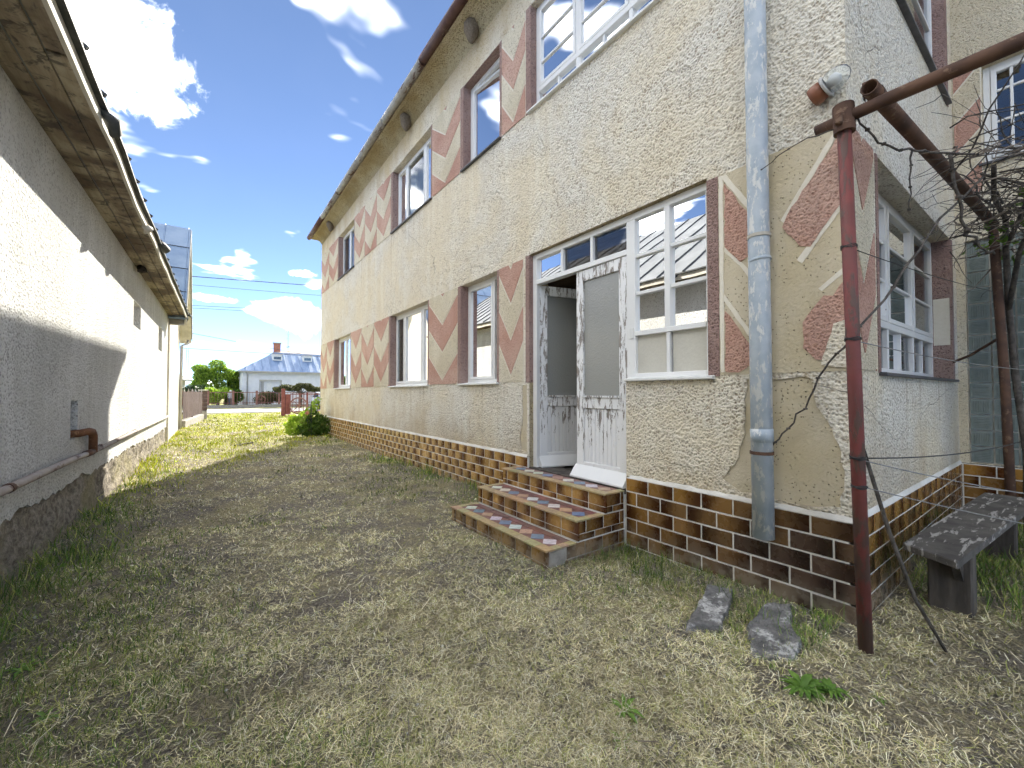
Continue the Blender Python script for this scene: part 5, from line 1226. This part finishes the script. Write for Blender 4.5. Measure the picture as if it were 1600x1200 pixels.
def blades(N, rmin, rmax, mode, seed, wk=.00098, lscale=1.):
    g = np.random.default_rng(seed); th = g.uniform(R(-35), R(118), N); r_ = np.exp(g.uniform(math.log(rmin), math.log(rmax), N)); x = r_*np.sin(th); y = r_*np.cos(th)
    if mode != 'long':                                  # gather most blades into small tufts
        nc = max(1, N//(34 if mode == 'dry' else 24)); ci = g.integers(0, nc, N); keep = g.random(N) < .30
        sg = (.012+.0055*r_[ci])*g.uniform(.6, 1.5, nc)[ci]
        x = np.where(keep, x, x[ci]+g.normal(0, 1, N)*sg); y = np.where(keep, y, y[ci]+g.normal(0, 1, N)*sg); r_ = np.hypot(x, y)
        tone = np.where(keep, 1., g.uniform(.62, 1.25, nc)[ci])
    else: tone = np.ones(N)
    ok = yard(x, y); ga = green_amt(x, y); ba = bare_amt(x, y)
    if mode == 'dry': ok &= g.random(N) > np.maximum(ga*.62, ba*.90)
    elif mode == 'green': ok &= g.random(N) < ga*(1-.6*ba)
    elif mode == 'long': ok &= g.random(N) < np.clip((fbm(x, y, 1.6, 77)-.38)*3, .03, 1)*np.where((x > 1.9) & (y < 1.3), 1., .30)
    elif mode == 'tuft':
        pl = FX-x; wl = x-barnx(y); k = np.clip(1.15-pl/.5, 0, 1)*(((y > .85) & (y < 2.6)) | ((y > 4.2) & (y < 9)))*np.clip((fbm(x, y, 2.2, 81)-.33)*3, 0, 1)
        k = np.maximum(k, np.clip(1.2-wl/.55, 0, 1)*np.clip((fbm(x, y, 1.4, 82)-.25)*2.5, 0, 1)); k = np.maximum(k, np.clip((x-3.9)/.5, 0, 1)*(y < .8)*.8); ok &= g.random(N) < k
    x, y, r_, ga, tone = x[ok], y[ok], r_[ok], ga[ok], tone[ok]; n = len(x)
    az = g.uniform(0, 2*np.pi, n)
    if mode == 'dry': tilt = R(90)-np.abs(g.normal(0, R(15), n)); L = g.uniform(.018, .055, n)
    elif mode == 'green': tilt = np.abs(g.normal(R(38), R(20), n)); L = g.uniform(.025, .06, n)
    elif mode == 'long': tilt = R(90)-np.abs(g.normal(0, R(9), n)); L = g.uniform(.07, .24, n); az = g.normal(.5, .9, n)
    else: tilt = np.abs(g.normal(R(25), R(16), n)); L = g.uniform(.07, .20, n)
    L = L*lscale*(1+np.clip((r_-6)/10, 0, 1.2)); tilt = np.clip(tilt, 0, R(89)); wd = np.maximum(.0011, wk*r_)*g.uniform(.7, 1.4, n)
    dx, dy = np.cos(az), np.sin(az); hz = np.sin(tilt)*L; vt_ = np.cos(tilt)*L
    z0 = gzn(x, y)+g.uniform(0, .010, n)
    bx, by = -dy*wd*.5, dx*wd*.5
    c1 = g.normal(0, .18, n)*L
    mx, my, mz = x+dx*hz*.5-dy*c1, y+dy*hz*.5+dx*c1, z0+vt_*.62+.1*L*np.sin(tilt)
    tx, ty, tz = x+dx*hz, y+dy*hz, z0+vt_
    V = np.empty((n, 5, 3), np.float32)
    V[:, 0] = np.stack([x-bx, y-by, z0], 1); V[:, 1] = np.stack([x+bx, y+by, z0], 1)
    V[:, 2] = np.stack([mx+bx*.85, my+by*.85, mz], 1); V[:, 3] = np.stack([mx-bx*.85, my-by*.85, mz], 1); V[:, 4] = np.stack([tx, ty, tz], 1)
    i0 = np.arange(n)[:, None]*5; F = np.concatenate([i0+np.array([0, 1, 2]), i0+np.array([0, 2, 3]), i0+np.array([3, 2, 4])], 0)
    straw = np.array([(.74, .66, .42), (.60, .52, .31), (.38, .32, .18), (.80, .75, .57)]); olive = np.array([(.42, .43, .13), (.33, .36, .10)]); grn = np.array([(.13, .22, .045), (.19, .29, .06), (.09, .165, .038)])
    sun_tint = np.array([(.46, .50, .045), (.58, .56, .06), (.34, .43, .04)])  # sunlight put into the blade colour, used mostly along the sunlit strip
    pick = g.random(n)
    if mode in ('dry', 'long'):
        C = straw[g.integers(0, 4, n)]; k = pick < .17+.4*ga; C = np.where(k[:, None], olive[g.integers(0, 2, n)], C)
    else:
        C = grn[g.integers(0, 3, n)]; k = pick < .30; C = np.where(k[:, None], olive[g.integers(0, 2, n)], C); f = np.clip((y-6.5)/4, 0, 1)*np.clip((y-7-(x+1.1)*2)/1.5+1, .25, 1); C = np.where((g.random(n) < f)[:, None], sun_tint[g.integers(0, 3, n)], C)
    C = np.minimum(.85, C*tone[:, None])*g.uniform(.7, 1.2, n)[:, None]*(.80+.60*np.clip((fbm(x, y, 1.0, 91)-.25)*1.7, 0, 1))[:, None]
    return V.reshape(-1, 3), F, np.repeat(C, 5, 0)
def grass_obj(name, parts, label):
    vs, fs, cs = [], [], []; o_ = 0
    for V, F, C in parts: vs.append(V); fs.append(F+o_); cs.append(C); o_ += len(V)
    o = npmesh(name, np.concatenate(vs), 3, np.concatenate(fs), 'grass', None, np.concatenate(cs)); o['kind'] = 'stuff'; o['label'] = label; o['category'] = 'grass'
    return o
grass_obj('dry_grass', [blades(640000, .9, 26, 'dry', 101), blades(20000, .9, 9, 'long', 102)], 'short dry straw-coloured grass covering the yard')
grass_obj('green_grass', [blades(380000, .9, 33, 'green', 103), blades(150000, .9, 12, 'tuft', 104)], 'green grass growing along the walls and in the driveway')
# scattered straw stalks, chips and pebbles
mb = MB(); rl = random.Random(77)
for k in range(150):
    r_ = 1.4*math.exp(rl.random()*1.6); a = rl.uniform(R(-20), R(95)); x_, y_ = r_*math.sin(a), r_*math.cos(a)
    if x_ < barnx(y_)+.1 or (x_ > 2.1 and y_ > .8): continue
    z_ = gz(x_, y_)+.014; L = rl.uniform(.03, .13); b_ = rl.uniform(0, 6.28); m_ = rl.gauss(0, .25)
    mb.tube([(x_, y_, z_), (x_+L*.5*math.cos(b_), y_+L*.5*math.sin(b_), z_+.008), (x_+L*math.cos(b_+m_), y_+L*math.sin(b_+m_), z_+.004)], [.0022, .0025, .0012], 4)
o = mb.build('straw_litter', 'twig_pale'); o['kind'] = 'stuff'; o['label'] = 'scattered dry stalks lying on the lawn'; o['category'] = 'litter'
mb = MB()
for k in range(70):
    r_ = 1.5*math.exp(rl.random()*1.6); a = rl.uniform(R(-15), R(90)); x_, y_ = r_*math.sin(a), r_*math.cos(a)
    if x_ < barnx(y_)+.1 or (x_ > 2.1 and y_ > 1.3): continue
    s_ = rl.uniform(.005, .014); z_ = gz(x_, y_)+.008
    mb.add([(x_-s_, y_, z_), (x_, y_-s_*.7, z_-.004), (x_+s_*1.1, y_+s_*.2, z_), (x_+.2*s_, y_+s_*.8, z_), (x_, y_, z_+s_*.8), (x_, y_, z_-s_)], [(0, 1, 4), (1, 2, 4), (2, 3, 4), (3, 0, 4), (1, 0, 5), (2, 1, 5), (3, 2, 5), (0, 3, 5)])
o = mb.build('pebbles', 'stone_white'); o['kind'] = 'stuff'; o['label'] = 'small pale pebbles scattered in the lawn'; o['category'] = 'pebbles'
# broad-leaved weeds
def weed(loc, n, L, label, seed, upr=.6):
    rr = random.Random(seed); mb = MB()
    for k in range(n):
        a = 6.283*k/n+rr.uniform(-.4, .4); l_ = L*rr.uniform(.6, 1.15); w_ = l_*rr.uniform(.07, .11); e_ = upr*rr.uniform(.5, 1.3); c_, s_ = math.cos(a), math.sin(a); pr_ = []
        for i in range(6):
            f = i/5; rad_ = l_*f*math.cos(e_*(1-.55*f)); zz = l_*f*math.sin(e_*(1-.75*f)); ww = w_*math.sin(math.pi*min(.98, f*.85+.08))*(1+.35*(i % 2))
            pr_ += [(c_*rad_-s_*ww, s_*rad_+c_*ww, zz+ww*.25), (c_*rad_, s_*rad_, zz), (c_*rad_+s_*ww, s_*rad_-c_*ww, zz+ww*.25)]
        mb.add(pr_, [(i*3+j, i*3+j+1, i*3+j+4, i*3+j+3) for i in range(5) for j in (0, 1)])
    o = mb.build('weed', 'leaf_weed', smooth=True); o.location = (loc[0], loc[1], gz(*loc)); tag(o, label, 'weed', 'broad-leaved weeds')
weed((2.27, .80), 24, .12, 'leafy green weed in front of the broken slab', 1, 1.15); weed((2.36, .72), 18, .10, 'small green weed beside the larger weed near the slab', 2, 1.1); weed((2.52, .58), 7, .045, 'tiny round-leaved weed in the straw below the red post', 3, .5)
weed((1.37, 1.12), 17, .065, 'flat dark green rosette weed near the bottom of the lawn', 4, .35); weed((1.50, 1.22), 11, .09, 'long-bladed weed leaning in the dry lawn', 5, .7)
weed((-.75, 3.2), 12, .08, 'green weed in the grass strip at the barn foot', 6, .6); weed((-.55, 2.65), 12, .07, 'broad weed nearest the camera at the barn side', 7, .6); weed((-.95, 4.9), 10, .07, 'weed growing against the crumbling barn base', 8, .6)
